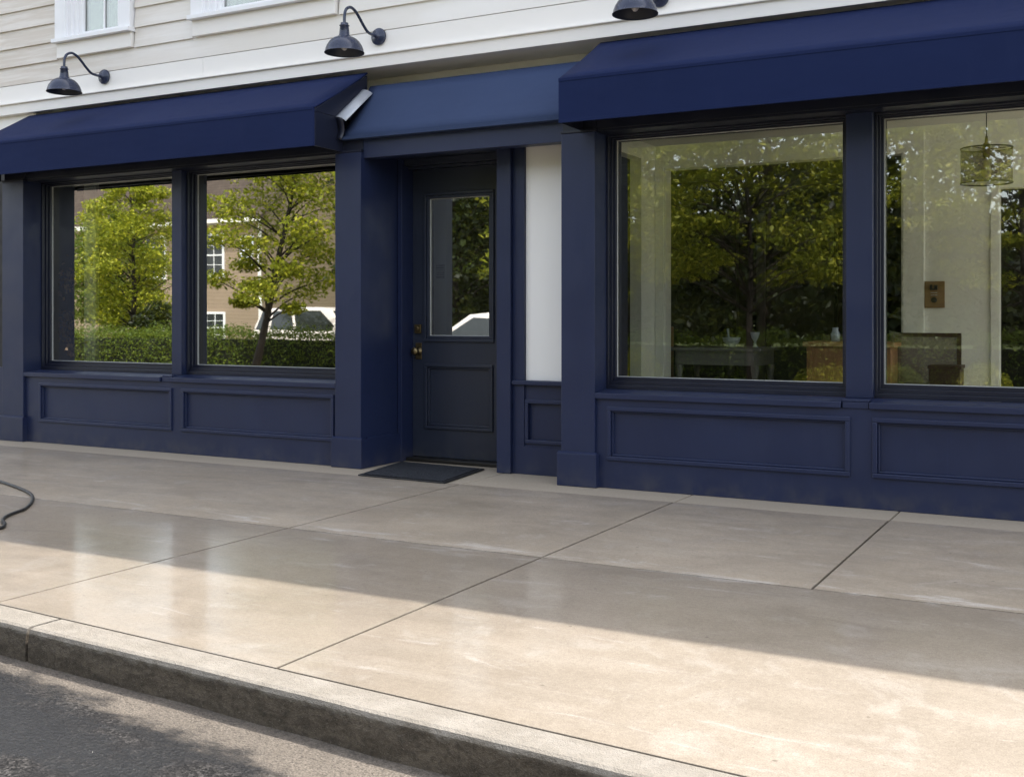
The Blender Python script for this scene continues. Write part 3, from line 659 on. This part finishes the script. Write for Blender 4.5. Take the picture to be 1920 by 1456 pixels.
# ------------------------------------------------------------------ gooseneck lamps
def gooseneck():
    L = empty('wall_lamp', (0, .283, 3.07))
    def p(mb, name, mat, par=L, **kw):
        o = mb.build(name, mat, par, **kw); return o
    O = Vector((0, .283, 3.07))
    def loc(y, z): return (0, y-.283, z-3.07)
    p(MB().lathe([(0, -.001), (.062, -.001), (.062, -.012), (.056, -.020), (.030, -.026), (.020, -.034), (.012, -.05), (0, -.05)], (0, 0, .0), 32, 'y'), 'wall_plate', M['lamp'], smooth=True)
    arm = smooth_curve([loc(y, z) for y, z in [(.25, 3.070), (.19, 3.068), (.14, 3.077), (.09, 3.112), (.045, 3.152), (.0, 3.186), (-.055, 3.201), (-.105, 3.178), (-.126, 3.13), (-.128, 3.06)]], 7)
    p(MB().tube(arm, .0105, 12), 'arm', M['lamp'], smooth=True)
    c = loc(-.128, 2.873)
    outer = [(.020, .205), (.026, .203), (.028, .19), (.0345, .186), (.0345, .182), (.030, .18), (.036, .122), (.043, .112), (.043, .107), (.062, .103), (.084, .092), (.104, .073), (.120, .048), (.130, .022), (.134, .004), (.138, -.001)]
    p(MB().lathe(outer, c, 48, 'z'), 'shade', M['lamp'], smooth=True)
    sh = [o for o in L.children if o.name.startswith('shade')][0]
    inner = [(.138, -.001), (.1375, -.004), (.131, .004), (.126, .022), (.116, .046), (.101, .070), (.082, .088), (.060, .099), (.0, .102)]
    p(MB().lathe(inner, c, 48, 'z'), 'shade_lining', M['lamp_inside'], sh, smooth=True)
    p(MB().lathe([(0, .012), (.012, .016), (.022, .030), (.024, .045), (.016, .065), (.012, .098)], c, 20, 'z'), 'bulb', M['bulb'], sh, smooth=True)
    return L
lamps = [(-7.505, 'navy gooseneck wall lamp above the left awning, under the small white window'),
         (-4.690, 'navy gooseneck wall lamp above the door, its whole arm in view'),
         (-2.538, 'navy gooseneck wall lamp above the right awning, cut off by the photo top')]
proto = gooseneck()
for i, (x, lab) in enumerate(lamps):
    L = proto if i == 0 else copy_tree(proto)
    L.location = (x, .283, 3.07 + (-.012 if i == 2 else 0)); tag(L, lab, 'wall lamp', 'gooseneck lamps along the wall')

# ------------------------------------------------------------------ doormat, hose
dm = tag(empty('doormat', (-4.15, .0, 0)), 'dark ribbed doormat on the pavement in front of the door', 'doormat')
q = [(-4.435, -.318), (-3.738, -.347), (-3.837, .328), (-4.565, .375)]
cx_, cy_ = sum(p[0] for p in q)/4, sum(p[1] for p in q)/4
dm.location = (cx_, cy_, 0)
qi = [(p[0]+(cx_-p[0])*.09, p[1]+(cy_-p[1])*.09) for p in q]
loc = lambda pl: [(p[0]-cx_, p[1]-cy_) for p in pl]
bo = MB(); 
bo.prism(loc(q), 'z', .0005, .009).build('rubber_border', M['black'], dm, .003)
MB().prism(loc(qi), 'z', .0092, .015).build('pile', M['mat_pile'], dm, .004)
hp = [(-9.0, -1.9), (-7.6, -1.45), (-6.7, -1.52), (-6.24, -1.66), (-5.962, -1.758), (-5.70, -1.87), (-5.533, -1.975), (-5.40, -2.085), (-5.314, -2.169), (-5.235, -2.262), (-5.195, -2.337), (-5.135, -2.445), (-5.05, -2.535), (-4.94, -2.605), (-4.875, -2.69), (-4.98, -2.80), (-5.5, -2.9), (-6.4, -2.95), (-8, -2.7)]
from_px = smooth_curve([(x, y, .0095) for x, y in hp], 8)
ho = tag(empty('garden_hose', (-5.3, -2.2, 0)), 'thin black hose looping across the wet pavement at the left edge', 'hose')
part(MB().tube(from_px, .0088, 10), 'hose_line', M['hose'], ho, bevel=0, smooth=True)
part(MB().tube(smooth_curve([(-5.9, -2.30, .013), (-5.35, -2.46, .016), (-5.09, -2.57, .036), (-5.03, -2.63, .034), (-5.02, -2.72, .013)], 8), .009, 10), 'trigger_lead', M['hose'], ho, bevel=0, smooth=True)

# ------------------------------------------------------------------ things inside the right-hand room
FZ = .04
def rl(mb, name, mat, par, **kw): return mb.build(name, mat, par, **kw)
pe = tag(empty('pendant_lamp', (-.775, 1.68, 2.5)), 'drum pendant lamp of gold mesh hanging behind the far right window', 'pendant lamp')
rl(MB().lathe([(.16, -.56), (.16, -.33)], (0,0,0), 48), 'lamp_shade', M['shade'], pe, smooth=True)
sh = [o for o in pe.children][0]
for zz in (-.56, -.33): rl(MB().tube([(.16*math.cos(a), .16*math.sin(a), zz) for a in [2*math.pi*i/48 for i in range(49)]], .005, 6), 'shade_ring', M['dark_metal'], sh, smooth=True)
sp = MB()
for a in (0, 2.09, 4.19): sp.tube([(0, 0, -.335), (.158*math.cos(a), .158*math.sin(a), -.33)], .003, 6)
rl(sp, 'spider', M['dark_metal'], pe)
rl(MB().tube([(0, 0, 0), (0, 0, -.30)], .0035, 8), 'cord', M['dark_metal'], pe)
rl(MB().lathe([(0, -.25), (.008, -.25), (.012, -.29), (.024, -.305), (.024, -.36), (.020, -.40), (0, -.40)], (0,0,0), 20), 'socket', M['brass'], pe, smooth=True)
rl(MB().lathe([(.012, -.40), (.028, -.45), (.032, -.485), (.024, -.52), (0, -.535)], (0,0,0), 20), 'bulb', M['bulb'], pe, smooth=True)
rl(MB().lathe([(0, 0), (.05, 0), (.05, -.015), (.01, -.03)], (0,0,0), 24), 'ceiling_rose', M['dark_metal'], pe, smooth=True)

pq = tag(empty('wall_plaque', (-1.228, IY-.001, 1.22)), 'small wooden plaque with two dark knobs on the white wall right of the wide opening', 'wall plaque')
rl(MB().box(-.068, .075, -.020, -.001, -.10, .10), 'board', M['oak'], pq, bevel=.003)
rl(MB().box(-.027, -.011, -.034, -.0205, .045, .075).box(.004, .026, -.034, -.0205, .045, .072).box(-.027, .026, -.030, -.0205, .035, .0445), 'hook', M['black'], pq, bevel=.002)
rl(MB().lathe([(0, -.034), (.019, -.030), (.022, -.0205)], (0, 0, -.04), 18, 'y'), 'knob', M['black'], pq)
for zz in (.012, -.006): rl(MB().box(-.022, .024, -.0235, -.0205, zz, zz+.005), 'metal_strip', M['steel'], pq)

def make_chair(name, w, d, hb, mat_f, mat_p, label, loc, rz):
    c = tag(empty(name, loc, rz), label, 'chair')
    for sx in (-1, 1):
        MB().box(sx*(w/2)-.014, sx*(w/2)+.014, -d/2, -d/2+.03, 0, hb).build('leg', mat_f, c, .003)
        MB().box(sx*(w/2)-.014, sx*(w/2)+.014, d/2-.03, d/2, 0, .44).build('leg', mat_f, c, .003)
    MB().box(-w/2+.015, w/2-.015, -d/2+.005, d/2+.01, .42, .455).build('seat', mat_f, c, .006)
    MB().box(-w/2+.0145, w/2-.0145, -d/2+.004, -d/2+.026, hb-.03, hb).build('top_rail', mat_f, c, .003); MB().box(-w/2+.0145, w/2-.0145, -d/2+.004, -d/2+.026, .52, .545).build('lower_rail', mat_f, c, .003)
    MB().box(-w/2+.0145, w/2-.0145, -d/2+.010, -d/2+.018, .5455, hb-.0305).build('back_panel', mat_p, c, 0)
    return c
make_chair('mesh_back_chair', .44, .46, .90, M['dark_wood'], M['mesh'], 'chair with a wide woven mesh back against the white wall, behind the far right window', (-1.20, 2.20, FZ), R_(0))
bx = tag(empty('side_box', (-1.04, 1.80, FZ)), 'small dark wooden box standing in front of the mesh back chair', 'box')
MB().box(-.10, .10, -.10, .10, 0, .66).build('body', M['dark_wood'], bx, .004); MB().box(-.107, .107, -.107, .107, .6605, .685).build('lid', M['dark_wood'], bx, .003)
cb = tag(empty('wood_cabinet', (-1.68, 1.72, FZ)), 'warm brown plank fronted cabinet beside the mullion of the right hand windows', 'cabinet')
MB().box(-.29, .29, -.0, .38, .04, .80).box(-.29, -.25, -.012, -.0005, .04, .80).box(.25, .29, -.012, -.0005, .04, .80).build('carcass', M['wood'], cb, .004)
pk = MB()
for i in range(6): pk.box(-.249+i*.083, -.249+i*.083+.0815, -.008, -.0005, .05, .79)
pk.build('plank_door', M['wood'], cb, .002); MB().box(-.315, .315, -.03, .40, .8005, .835).build('top', M['wood'], cb, .005)
for nm, dx, pr_, lab in (('small_jar', -.12, [(0,0),(.030,.0),(.034,.05),(.020,.08),(.024,.1)], 'small pale jar on the left of the brown cabinet top'), ('small_bottle', .08, [(0,0),(.026,0),(.026,.09),(.010,.12),(.010,.16)], 'small dark bottle on the right of the brown cabinet top')):
    tag(MB().lathe(pr_, (0,0,0), 18).build(nm, M['china'] if 'jar' in nm else M['black'], None, 0, True), lab, nm.split('_')[1]).location = (-1.68+dx, 1.86, FZ+.836)
tb = tag(empty('grey_table', (-3.02, 3.10, FZ)), 'pale grey painted table with turned legs in the dim back room', 'table')
MB().box(-.40, .40, -.30, .30, .72, .75).build('top', M['grey_paint'], tb, .006); MB().box(-.36, .36, -.26, .26, .60, .7195).build('apron', M['grey_paint'], tb, .003)
for sx in (-1, 1):
    for sy in (-1, 1): MB().lathe([(.020, 0), (.026, .08), (.018, .16), (.032, .40), (.024, .50), (.034, .56), (.034, .5995)], (sx*.335, sy*.235, 0), 16).build('leg', M['grey_paint'], tb, 0, True)
bw_ = tag(empty('china_bowl', (-2.93, 3.0, FZ+.751)), 'blue and white china bowl with a pestle, on the grey table', 'bowl')
MB().lathe([(0, .0), (.035, 0), (.040, .01), (.070, .05), (.078, .085), (.073, .085), (.06, .05), (0, .02)], (0,0,0), 28).build('bowl_body', M['china'], bw_, 0, True)
MB().tube([(-.01, 0, .03), (-.03, .01, .10), (-.036, .01, .16)], [.008, .009, .012], 8).build('pestle', M['china'], bw_, 0, True)
tag(MB().lathe([(0, 0), (.030, 0), (.012, .02), (.010, .05), (.030, .08), (.042, .13), (.039, .13), (0, .07)], (0,0,0), 24).build('goblet', M['china'], None, 0, True), 'blue china goblet on the right side of the grey table', 'goblet').location = (-2.73, 3.02, FZ+.751)
make_chair('wooden_chair', .42, .44, .92, M['wood'], M['dark_wood'], 'brown wooden chair left of the grey table in the back room', (-3.42, 3.45, FZ), R_(-70))
make_chair('dark_chair', .44, .44, .86, M['dark_wood'], M['dark_wood'], 'dark wooden chair in the gloom between the grey table and the brown cabinet', (-2.20, 3.9, FZ), R_(30))
pc = tag(empty('picture_frame', (-2.55, 6.499, 1.45)), 'tall dark framed picture on the back wall of the dim room', 'picture')
MB().ring(-.28, .28, -.6, .6, .035, -.03, -.001).build('frame', M['black'], pc, .003); MB().box(-.245, .245, -.014, -.001, -.565, .565).build('picture_panel', M['dark_wood'], pc)
# dried flowers behind the left-most pane
def leaf_arrays(centres, sizes, rng, up=.35, aspect=.55):
    n = len(centres); c = np.asarray(centres); s = np.asarray(sizes)[:, None]
    nr = rng.normal(size=(n, 3)); nr[:, 2] += up*2; nr /= np.linalg.norm(nr, axis=1, keepdims=True)
    t = rng.normal(size=(n, 3)); t -= nr*(t*nr).sum(1, keepdims=True); t /= np.linalg.norm(t, axis=1, keepdims=True); b = np.cross(nr, t)
    fold = rng.uniform(.05, .3, (n, 1))
    p0 = c - t*s*.5; p2 = c + t*s*.5; p1 = c + b*s*aspect*.5 + nr*s*fold*.4 - t*s*.08; p3 = c - b*s*aspect*.5 + nr*s*fold*.4 - t*s*.08
    v = np.stack([p0, p1, p2, p3], 1).reshape(-1, 3); k = np.arange(n)[:, None]*4
    f = np.concatenate([k+np.array([[0, 1, 2]]), k+np.array([[0, 2, 3]])], 1).reshape(-1, 3)
    return v, f
def leaf_obj(name, centres, sizes, rng, mat, parent, up=.35, aspect=.55):
    v, f = leaf_arrays(centres, sizes, rng, up, aspect); me = bpy.data.meshes.new(name)
    me.vertices.add(len(v)); me.vertices.foreach_set('co', v.astype('f').ravel()); me.loops.add(f.size); me.loops.foreach_set('vertex_index', f.astype('i').ravel())
    me.polygons.add(len(f)); me.polygons.foreach_set('loop_start', np.arange(0, f.size, 3, dtype='i')); me.polygons.foreach_set('loop_total', np.full(len(f), 3, dtype='i'))
    me.update(calc_edges=True); me.materials.append(mat); o = bpy.data.objects.new(name, me); C.objects.link(o)
    if parent is not None: o.parent = parent
    return o
dv = tag(empty('dried_flowers', (-7.99, .39, FZ)), 'dried brown flower sprigs in a tall vase behind the leftmost pane', 'dried flowers')
MB().lathe([(0, 0), (.07, 0), (.09, .25), (.05, .50), (.06, .55), (.05, .55), (0, .4)], (0,0,0), 20).build('vase', M['int_black'], dv, 0, True)
rng = np.random.default_rng(5); stems = MB(); fc = []
for k in range(9):
    a = rng.uniform(0, 6.28); tip = Vector((.16*math.cos(a)+.02, .08*math.sin(a), [.75, .85, 1.0, 1.28, 1.32, 1.38, 1.5, .92, 1.3][k])); stems.tube([(0, 0, .5), (tip.x*.4, tip.y*.4, .5+(tip.z-.5)*.6), tuple(tip)], .003, 5)
    fc += [np.array(tip) + rng.normal(scale=(.05, .04, .05)) for _ in range(34)]
stems.build('stem', M['dark_wood'], dv); leaf_obj('blossoms', fc, rng.uniform(.030, .055, len(fc)), rng, M['leaf_dry'], dv, 0, .8)
nb = tag(MB().box(-.04, .04, 0, .002, -.055, .055).build('paper_notice', M['paper'], None), 'small printed paper notice inside the door glass on its left', 'notice')
nb.location = (-4.62, .997, 1.40)

# ------------------------------------------------------------------ the other side of the street (seen in the glass)
def tree(name, label, x, y, h, trunk_h, rad, mat, seed, nclump, nleaf, lsize, shape='round', group='trees across the street', trunk_r=.09, cat='tree', z0=-.2, spread=.33, lean=None, flat=.5):
    rng = np.random.default_rng(seed); r = random.Random(seed)
    root = tag(empty(name, (x, y, z0)), label, cat, group); root['group'] = group
    tr = MB(); top = h*.9
    lean = lean or (r.uniform(-.12, .12), r.uniform(-.12, .12))
    axis = lambda z: Vector((lean[0]*z/h*2, lean[1]*z/h*2, z))
    tr.tube([axis(top*i/8)+Vector((r.uniform(-.03, .03), r.uniform(-.03, .03), 0)) for i in range(9)], [trunk_r*(1.25 if i == 0 else 1)*(1-.86*i/8) for i in range(9)], 9)
    cl = []
    for k in range(nclump):
        f = (k+.5)/nclump; z = trunk_h + (h-trunk_h)*(f**.9)
        if shape == 'cone': rr = rad*(1-.92*((z-trunk_h)/(h-trunk_h)))*min(1, .55+(z-trunk_h)*.8)
        elif shape == 'column': rr = rad*min(1, (h-z)*1.2+.1)
        else:
            u = (z-trunk_h)/(h-trunk_h); rr = rad*math.sqrt(max(.05, 1-(2*u-.9)**2/1.25))
        a = k*2.39996 + r.uniform(-.5, .5); d = rr*r.uniform(.45, .95)
        c = axis(z) + Vector((d*math.cos(a), d*math.sin(a), r.uniform(-.15, .15)))
        cl.append((c, max(.16, rr*spread*r.uniform(.7, 1.3))))
        zb = max(trunk_h*.75, z-d*r.uniform(.35, .7)); b = axis(min(zb, top*.95)); mid = b.lerp(c, .5)+Vector((0, 0, .06*d))
        tr.tube([tuple(b), tuple(mid), tuple(c)], [trunk_r*.32*(1-.6*f), trunk_r*.2*(1-.6*f), .006], 6)
    tr.build('trunk', M['bark'], root, 0, True)
    P = []; S = []
    per = nleaf//nclump
    for c, s in cl:
        n = int(per*r.uniform(.6, 1.4)); u = rng.normal(size=(n, 3)); u /= np.linalg.norm(u, axis=1, keepdims=True); rad_ = s*rng.uniform(.15, 1.12, (n, 1))**.6
        q = u*rad_*np.array([[1.3, 1.3, flat]]) + np.array(c); P.append(q); S.append(rng.uniform(.55, 1.25, n)*lsize)
    leaf_obj('crown', np.concatenate(P), np.concatenate(S), rng, mat, root, .5)
    return root
tree('street_tree', 'bright green street tree with a forked trunk before the hedge, across the street', -15.6, -10.75, 6.2, 1.45, 1.6, M['leaf_bright'], 11, 56, 21000, .10, lean=(.85, 0), spread=.29, flat=.6)
tree('street_tree', 'rounded mid green tree standing closest to the tan house', -28.6, -18.9, 4.6, 1.0, 1.6, M['leaf_mid'], 17, 52, 18000, .13, spread=.36, flat=.7)
tree('young_tree', 'bushy young tree in front of the tan house, across the street', -23.2, -14.6, 5.0, .6, 1.6, M['leaf_bright'], 12, 60, 19000, .105, 'round', spread=.25, flat=.7)
tree('maple_tree', 'broad maple spreading opposite the right hand shop windows', -5.3, -11.2, 6.0, 1.75, 2.7, M['leaf_olive'], 13, 70, 24000, .105, trunk_r=.065, spread=.21, flat=.42)
tree('maple_tree', 'smaller maple opposite the far right pane', -1.2, -11.8, 5.6, 1.7, 2.0, M['leaf_olive'], 14, 54, 16000, .10, trunk_r=.06, spread=.22, flat=.42)
tree('maple_tree', 'dense maple opposite the shop door', -9.9, -13.2, 6.2, 1.2, 2.3, M['leaf_olive'], 15, 52, 16000, .15, spread=.28, flat=.4)
bgk = [(-2.5, -19, 8, 2.9, 21), (2.8, -18, 7.5, 2.8, 22), (-7.6, -20, 8.5, 3.0, 23), (-12.5, -22, 9, 3.2, 24), (-16.5, -19.5, 7.2, 2.6, 25), (7.5, -20, 8, 3.0, 26), (-19.5, -24.5, 8.6, 2.7, 27)]
bl = ['tall dark shade tree behind the small maple', 'dark shade tree right of the small maple', 'tall dark shade tree behind the broad maple', 'tallest dark shade tree behind the door maple',
      'dark shade tree behind the white wagon', 'dark shade tree farthest right along the street', 'dark shade tree at the corner of the tan house']
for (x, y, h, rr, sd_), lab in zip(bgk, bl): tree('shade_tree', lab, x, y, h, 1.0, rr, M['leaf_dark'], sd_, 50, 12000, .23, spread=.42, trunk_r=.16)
tall = [(-41.0, -46, 19, 5.0, 31, 'very tall tree rising behind the tan house roof'), (-47.5, -36, 14.0, 2.6, 32, 'tall slim tree left of the tan house'), (-26, -40, 14, 4.5, 33, 'tall tree right of the tan house')]
for x, y, h, rr, sd_, lab in tall: tree('tall_tree', lab, x, y, h, 2.0, rr, M['leaf_mid'], sd_, 60, 9000, .45, spread=.32, trunk_r=.3)
def hedge(name, label, x0, x1, y0, y1, h, mat, seed, n, ls, z0=-.3, cat='hedge', group=None, round_=False):
    rng = np.random.default_rng(seed); cx, cy_ = (x0+x1)/2, (y0+y1)/2
    root = tag(empty(name, (cx, cy_, z0)), label, cat, group)
    if round_:
        u = rng.normal(size=(n, 3)); u /= np.linalg.norm(u, axis=1, keepdims=True); u[:, 2] = abs(u[:, 2]); rr = rng.uniform(.3, 1.05, (n, 1))**.5
        p = u*rr*np.array([[(x1-x0)/2, (y1-y0)/2, h]])
    else:
        p = rng.uniform(-1, 1, (n, 3))*np.array([[(x1-x0)/2, (y1-y0)/2, h/2]]) + np.array([[0, 0, h/2]]); k = rng.integers(0, 3, n)
        p[k == 0, 2] = h + rng.normal(scale=.075, size=(k == 0).sum()) + .06*np.sin(p[k == 0, 0]*3.1) + .05*np.sin(p[k == 0, 0]*7.7+1); p[k == 1, 1] = (y1-y0)/2 + rng.normal(scale=.05, size=(k == 1).sum())
    leaf_obj('foliage', p, rng.uniform(.6, 1.3, n)*ls, rng, mat, root, .4)
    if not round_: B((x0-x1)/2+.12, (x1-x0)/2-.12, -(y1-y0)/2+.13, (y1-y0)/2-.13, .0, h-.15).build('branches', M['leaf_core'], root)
    st_ = MB(); r = random.Random(seed)
    for i in range(max(3, int((x1-x0)/.5))):
        xx = r.uniform(x0, x1)*.9+cx*.1-cx; st_.tube([(xx, 0, 0), (xx+r.uniform(-.1, .1), r.uniform(-.1, .1), h*.7)], [.018, .006], 5)
    st_.build('stem', M['bark'], root); return root
hedge('clipped_hedge', 'long clipped hedge along the far pavement, before the tan house', -25.5, -11.4, -12.9, -12.1, .92, M['leaf_mid'], 41, 24000, .065, z0=-.25)
hedge('dark_bush', 'dark rounded bush beneath the bushy young tree', -22.5, -19.6, -13.9, -13.0, 1.7, M['leaf_dark'], 42, 5200, .11, cat='bush', round_=True)
shr = [(-7.4, -11.4, .9, .66, 51, 'lit round shrub opposite the left edge of the third window'), (-4.1, -11.3, 1.2, .43, 52, 'low lit shrub at the foot of the broad maple'), (-1.75, -10.9, .8, .50, 53, 'yellow green shrub opposite the far right pane'), (-3.1, -11.5, .9, .42, 54, 'small dark shrub between the two maples'), (-.4, -11.4, .8, .6, 55, 'low shrub right of the small maple'), (-8.9, -11.2, .8, .55, 56, 'low clipped shrub beside the parked car')]
for x, y, w, h, sd_, lab in shr: hedge('shrub', lab, x-w/2, x+w/2, y-.4, y+.4, h, M['leaf_olive'] if sd_ != 54 else M['leaf_mid'], sd_, 2000, .055, z0=-.135, cat='shrub', group='shrubs along the far pavement', round_=True)
hedge('low_hedge', 'low dark hedge running behind the two maples', -8.6, 4.0, -13.6, -12.9, .95, M['leaf_mid'], 43, 14000, .07, z0=-.3)
# far wood: one mass
rng = np.random.default_rng(77); n = 30000
ang = rng.uniform(0, 1, n); wx = -75 + 105*ang; wy = -58 + rng.normal(scale=3.0, size=n); top = 7 + 2.2*np.sin(wx*.31) + 1.3*np.sin(wx*.83+1); wz = rng.uniform(0, 1, n)**.8*top
wd = leaf_obj('distant_wood', np.stack([wx, wy, wz-.4], 1), rng.uniform(.5, 1.3, n), rng, M['leaf_dark'], None, .3, .8); wd['kind'] = 'stuff'

def house(name, label, x0, x1, y_front, depth, eave, ridge, wall_m, wins, sm=0):
    hs_ = tag(empty(name, ((x0+x1)/2, y_front, -.4)), label, 'house'); 
    yb = y_front-depth; ym = (y_front+yb)/2
    part(MB().prism([(yb, -.4), (y_front, -.4), (y_front, eave), (ym, ridge-.1), (yb, eave)], 'x', x0, x1), 'wall', wall_m, hs_, bevel=0)
    rf = MB(); o = .45; sl = (ridge-eave)/(depth/2); t = .16
    rf.prism([(y_front+o, eave-o*sl+.03), (ym, ridge), (ym, ridge+t), (y_front+o, eave-o*sl+t+.03)], 'x', x0-.35, x1+.35)
    rf.prism([(yb-o, eave-o*sl+.03), (ym, ridge), (ym, ridge+t), (yb-o, eave-o*sl+t+.03)], 'x', x0-.35, x1+.35)
    rfo = part(rf, 'roof', M['shingle'], hs_, bevel=0)
    part(B(x0-.36, x1+.36, y_front+o-.01, y_front+o+.11, eave-o*sl-.02, eave-o*sl+.15), 'gutter', M['white_paint'], rfo, bevel=.01)
    part(B(x1-.12, x1+.03, y_front-.02, y_front+.03, -.4, eave-.25).box(x0-.03, x0+.12, y_front-.02, y_front+.03, -.4, eave-.25).box(x0+.121, x1-.121, y_front+.001, y_front+.03, eave-.45, eave-.2), 'corner_board', M['white_paint'], hs_, bevel=.005)
    part(B((x0+x1)/2-.4, (x0+x1)/2+.4, ym-.3, ym+.3, ridge-.4, ridge+1.0), 'chimney', M['shingle'], rfo, bevel=.01)
    for (a, b, c, d) in wins:
        f = MB().ring(a-.1, b+.1, c-.1, d+.1, .1, y_front+.001, y_front+.06); f.box(a-.14, b+.14, y_front+.001, y_front+.12, c-.15, c-.1005); f.box(a, b, y_front+.012, y_front+.05, (c+d)/2-.03, (c+d)/2+.03); f.box((a+b)/2-.015, (a+b)/2+.015, y_front+.012, y_front+.04, c+.001, (c+d)/2-.031); f.box((a+b)/2-.015, (a+b)/2+.015, y_front+.012, y_front+.04, (c+d)/2+.031, d-.001)
        for zz in ((c*3+d)/4, (c+3*d)/4): f.box(a, (a+b)/2-.016, y_front+.014, y_front+.038, zz-.012, zz+.012); f.box((a+b)/2+.016, b, y_front+.014, y_front+.038, zz-.012, zz+.012)
        w = part(f, 'window', M['window_white'], hs_, bevel=0); part(B(a, b, y_front+.001, y_front+.01, c, d), 'pane', M['pane_dark'], w, bevel=0)
    return hs_
house('tan_house', 'two storey tan clapboard house with a brown shingle roof, across the street', -47.0, -31.9, -29.5, 9, 5.45, 9.4, M['tan_siding'],
      [(-35.0, -33.95, 2.85, 4.55), (-35.0, -33.95, -.1, 1.15), (-38.6, -37.5, 2.85, 4.55), (-42.6, -41.5, 2.85, 4.55), (-38.6, -37.5, -.1, 1.3), (-32.9, -32.35, 3.3, 4.4)])
house('pale_house', 'pale clapboard house far beyond the tan house', -74, -52, -36, 10, 6.0, 9.0, M['pale_siding'], [(-58, -56.8, 3, 4.6), (-62, -60.8, 3, 4.6), (-66, -64.8, 3, 4.6), (-58, -56.8, .2, 1.8)])

def car(name, label, loc, rz, wagon, L=4.5, W=1.75, H=1.45):
    root = tag(empty(name, loc, rz), label, 'car')
    hl = L/2
    if wagon: low = [(-hl, .45), (-hl+.05, .28), (hl-.06, .28), (hl, .50), (hl-.05, .72), (hl-1.15, .90), (-hl+.04, .95)]; green = [(hl-1.30, .905), (hl-1.95, H-.06), (hl-2.3, H), (-hl+.55, H), (-hl+.25, H-.06), (-hl+.02, .955)]
    else: low = [(-hl, .42), (-hl+.05, .26), (hl-.06, .26), (hl, .45), (hl-.05, .66), (hl-1.25, .84), (-hl+.75, .86), (-hl+.04, .80)]; green = [(hl-1.35, .845), (hl-2.05, H-.05), (hl-2.45, H), (-hl+1.35, H-.01), (-hl+1.15, H-.06), (-hl+.45, .865)]
    b = MB(); b.prism(low, 'y', -W/2, W/2); body = b.build('body', M['car_white'], root, .06, True, 3)
    n = len(green); tw = .17; g = MB(); vs_ = []
    for s in (-1, 1):
        for (x, z) in green: f = (z-.85)/(H-.85); vs_.append((x, s*(W/2-.03-tw*f), z))
    g.add(vs_, [tuple(range(n)), tuple(range(n, 2*n))[::-1]] + [(i, n+i, n+(i+1) % n, (i+1) % n) for i in range(n)]); g.build('cabin', M['car_white'], root, .05, True, 3)
    xs = [p[0] for p in green]; zt = H-.10; zb = .93 if wagon else .88
    fr, bk = green[0][0], green[-1][0]
    for s in (-1, 1):
        spans = [(.16, .50), (.53, .80), (.83, .97)]
        for (u0, u1) in spans:
            def ed(u, z):
                f = (z-.85)/(H-.85); xf = fr + (green[1][0]-fr)*f*1.0; xb = bk + (green[-2][0]-bk)*f; return (xf+(xb-xf)*u)
            w = MB(); q = []
            for (u, z) in ((u0-.1 if u0 < .2 else u0, zb), (u1, zb), (u1, zt), (u0, zt)):
                f = (z-.85)/(H-.85); q.append((ed(u, z), s*(W/2-.03-tw*f)))
            zz = [zb, zb, zt, zt]; ins = [(q[i][0], q[i][1]+s*.006, zz[i]) for i in range(4)]; back = [(q[i][0], q[i][1]-s*.02, zz[i]) for i in range(4)]
            w.add(ins+back, [(0,1,2,3), (7,6,5,4), (0,4,5,1), (1,5,6,2), (2,6,7,3), (3,7,4,0)]); w.build('side_window', M['car_glass'], root, 0)
    for (p, q, nm) in ((green[0], green[1], 'windscreen'), (green[-1], green[-2], 'rear_window')):
        w = MB(); d = .012 if nm == 'windscreen' else -.012; a = [p[0]+(q[0]-p[0])*.12, p[1]+(q[1]-p[1])*.12]; c = [p[0]+(q[0]-p[0])*.9, p[1]+(q[1]-p[1])*.9]
        ya, yc = W/2-.12, W/2-.24; w.add([(a[0]+d, -ya, a[1]+.006), (a[0]+d, ya, a[1]+.006), (c[0]+d, yc, c[1]+.006), (c[0]+d, -yc, c[1]+.006), (a[0]-d, -ya, a[1]), (a[0]-d, ya, a[1]), (c[0]-d, yc, c[1]), (c[0]-d, -yc, c[1])], [(0,1,2,3), (7,6,5,4), (0,4,5,1), (1,5,6,2), (2,6,7,3), (3,7,4,0)]); w.build(nm, M['car_glass'], root)
    for sx in (-1, 1):
        for s in (-1, 1):
            xw = sx*(hl-.85); wl = MB().lathe([(.19, -.10), (.29, -.10), (.315, -.07), (.315, .07), (.29, .10), (.19, .10)], (xw, s*(W/2-.09), .315), 28, 'y').build('wheel', M['tyre'], root, 0, True)
            MB().lathe([(0, .06*s), (.05, .085*s), (.19, .08*s), (.20, .10*s)], (xw, s*(W/2-.09), .315), 24, 'y').build('rim', M['rim'], wl, 0, True)
        for s in (-1, 1):
            MB().box(sx*hl-.04, sx*hl+.012 if sx > 0 else sx*hl+.04, s*(W/2-.22)-.14, s*(W/2-.22)+.14, .58, .70).build('headlight' if sx > 0 else 'tail_light', M['lens_white'] if sx > 0 else M['lens_red'], root, .015)
    for s in (-1, 1): MB().box(fr-.35, fr-.2, s*(W/2+.02)-.07, s*(W/2+.02)+.07, .90, 1.02).build('mirror', M['car_white'], root, .02)
    for s in (-1, 1): MB().box(-.25, -.05, s*(W/2+.008)-.008, s*(W/2+.008)+.008, .74, .765).build('door_handle', M['chrome'], root, .004)
    return root
car('parked_car', 'white saloon car parked at the far kerb opposite the shop door', (-9.3, -9.1, -.24), R_(180), False, 4.4, 1.75, 1.36)
car('parked_wagon', 'white estate car parked on the driveway behind the hedge', (-20.9, -20.2, -.30), R_(-4), True, 4.7, 1.8, 1.62)
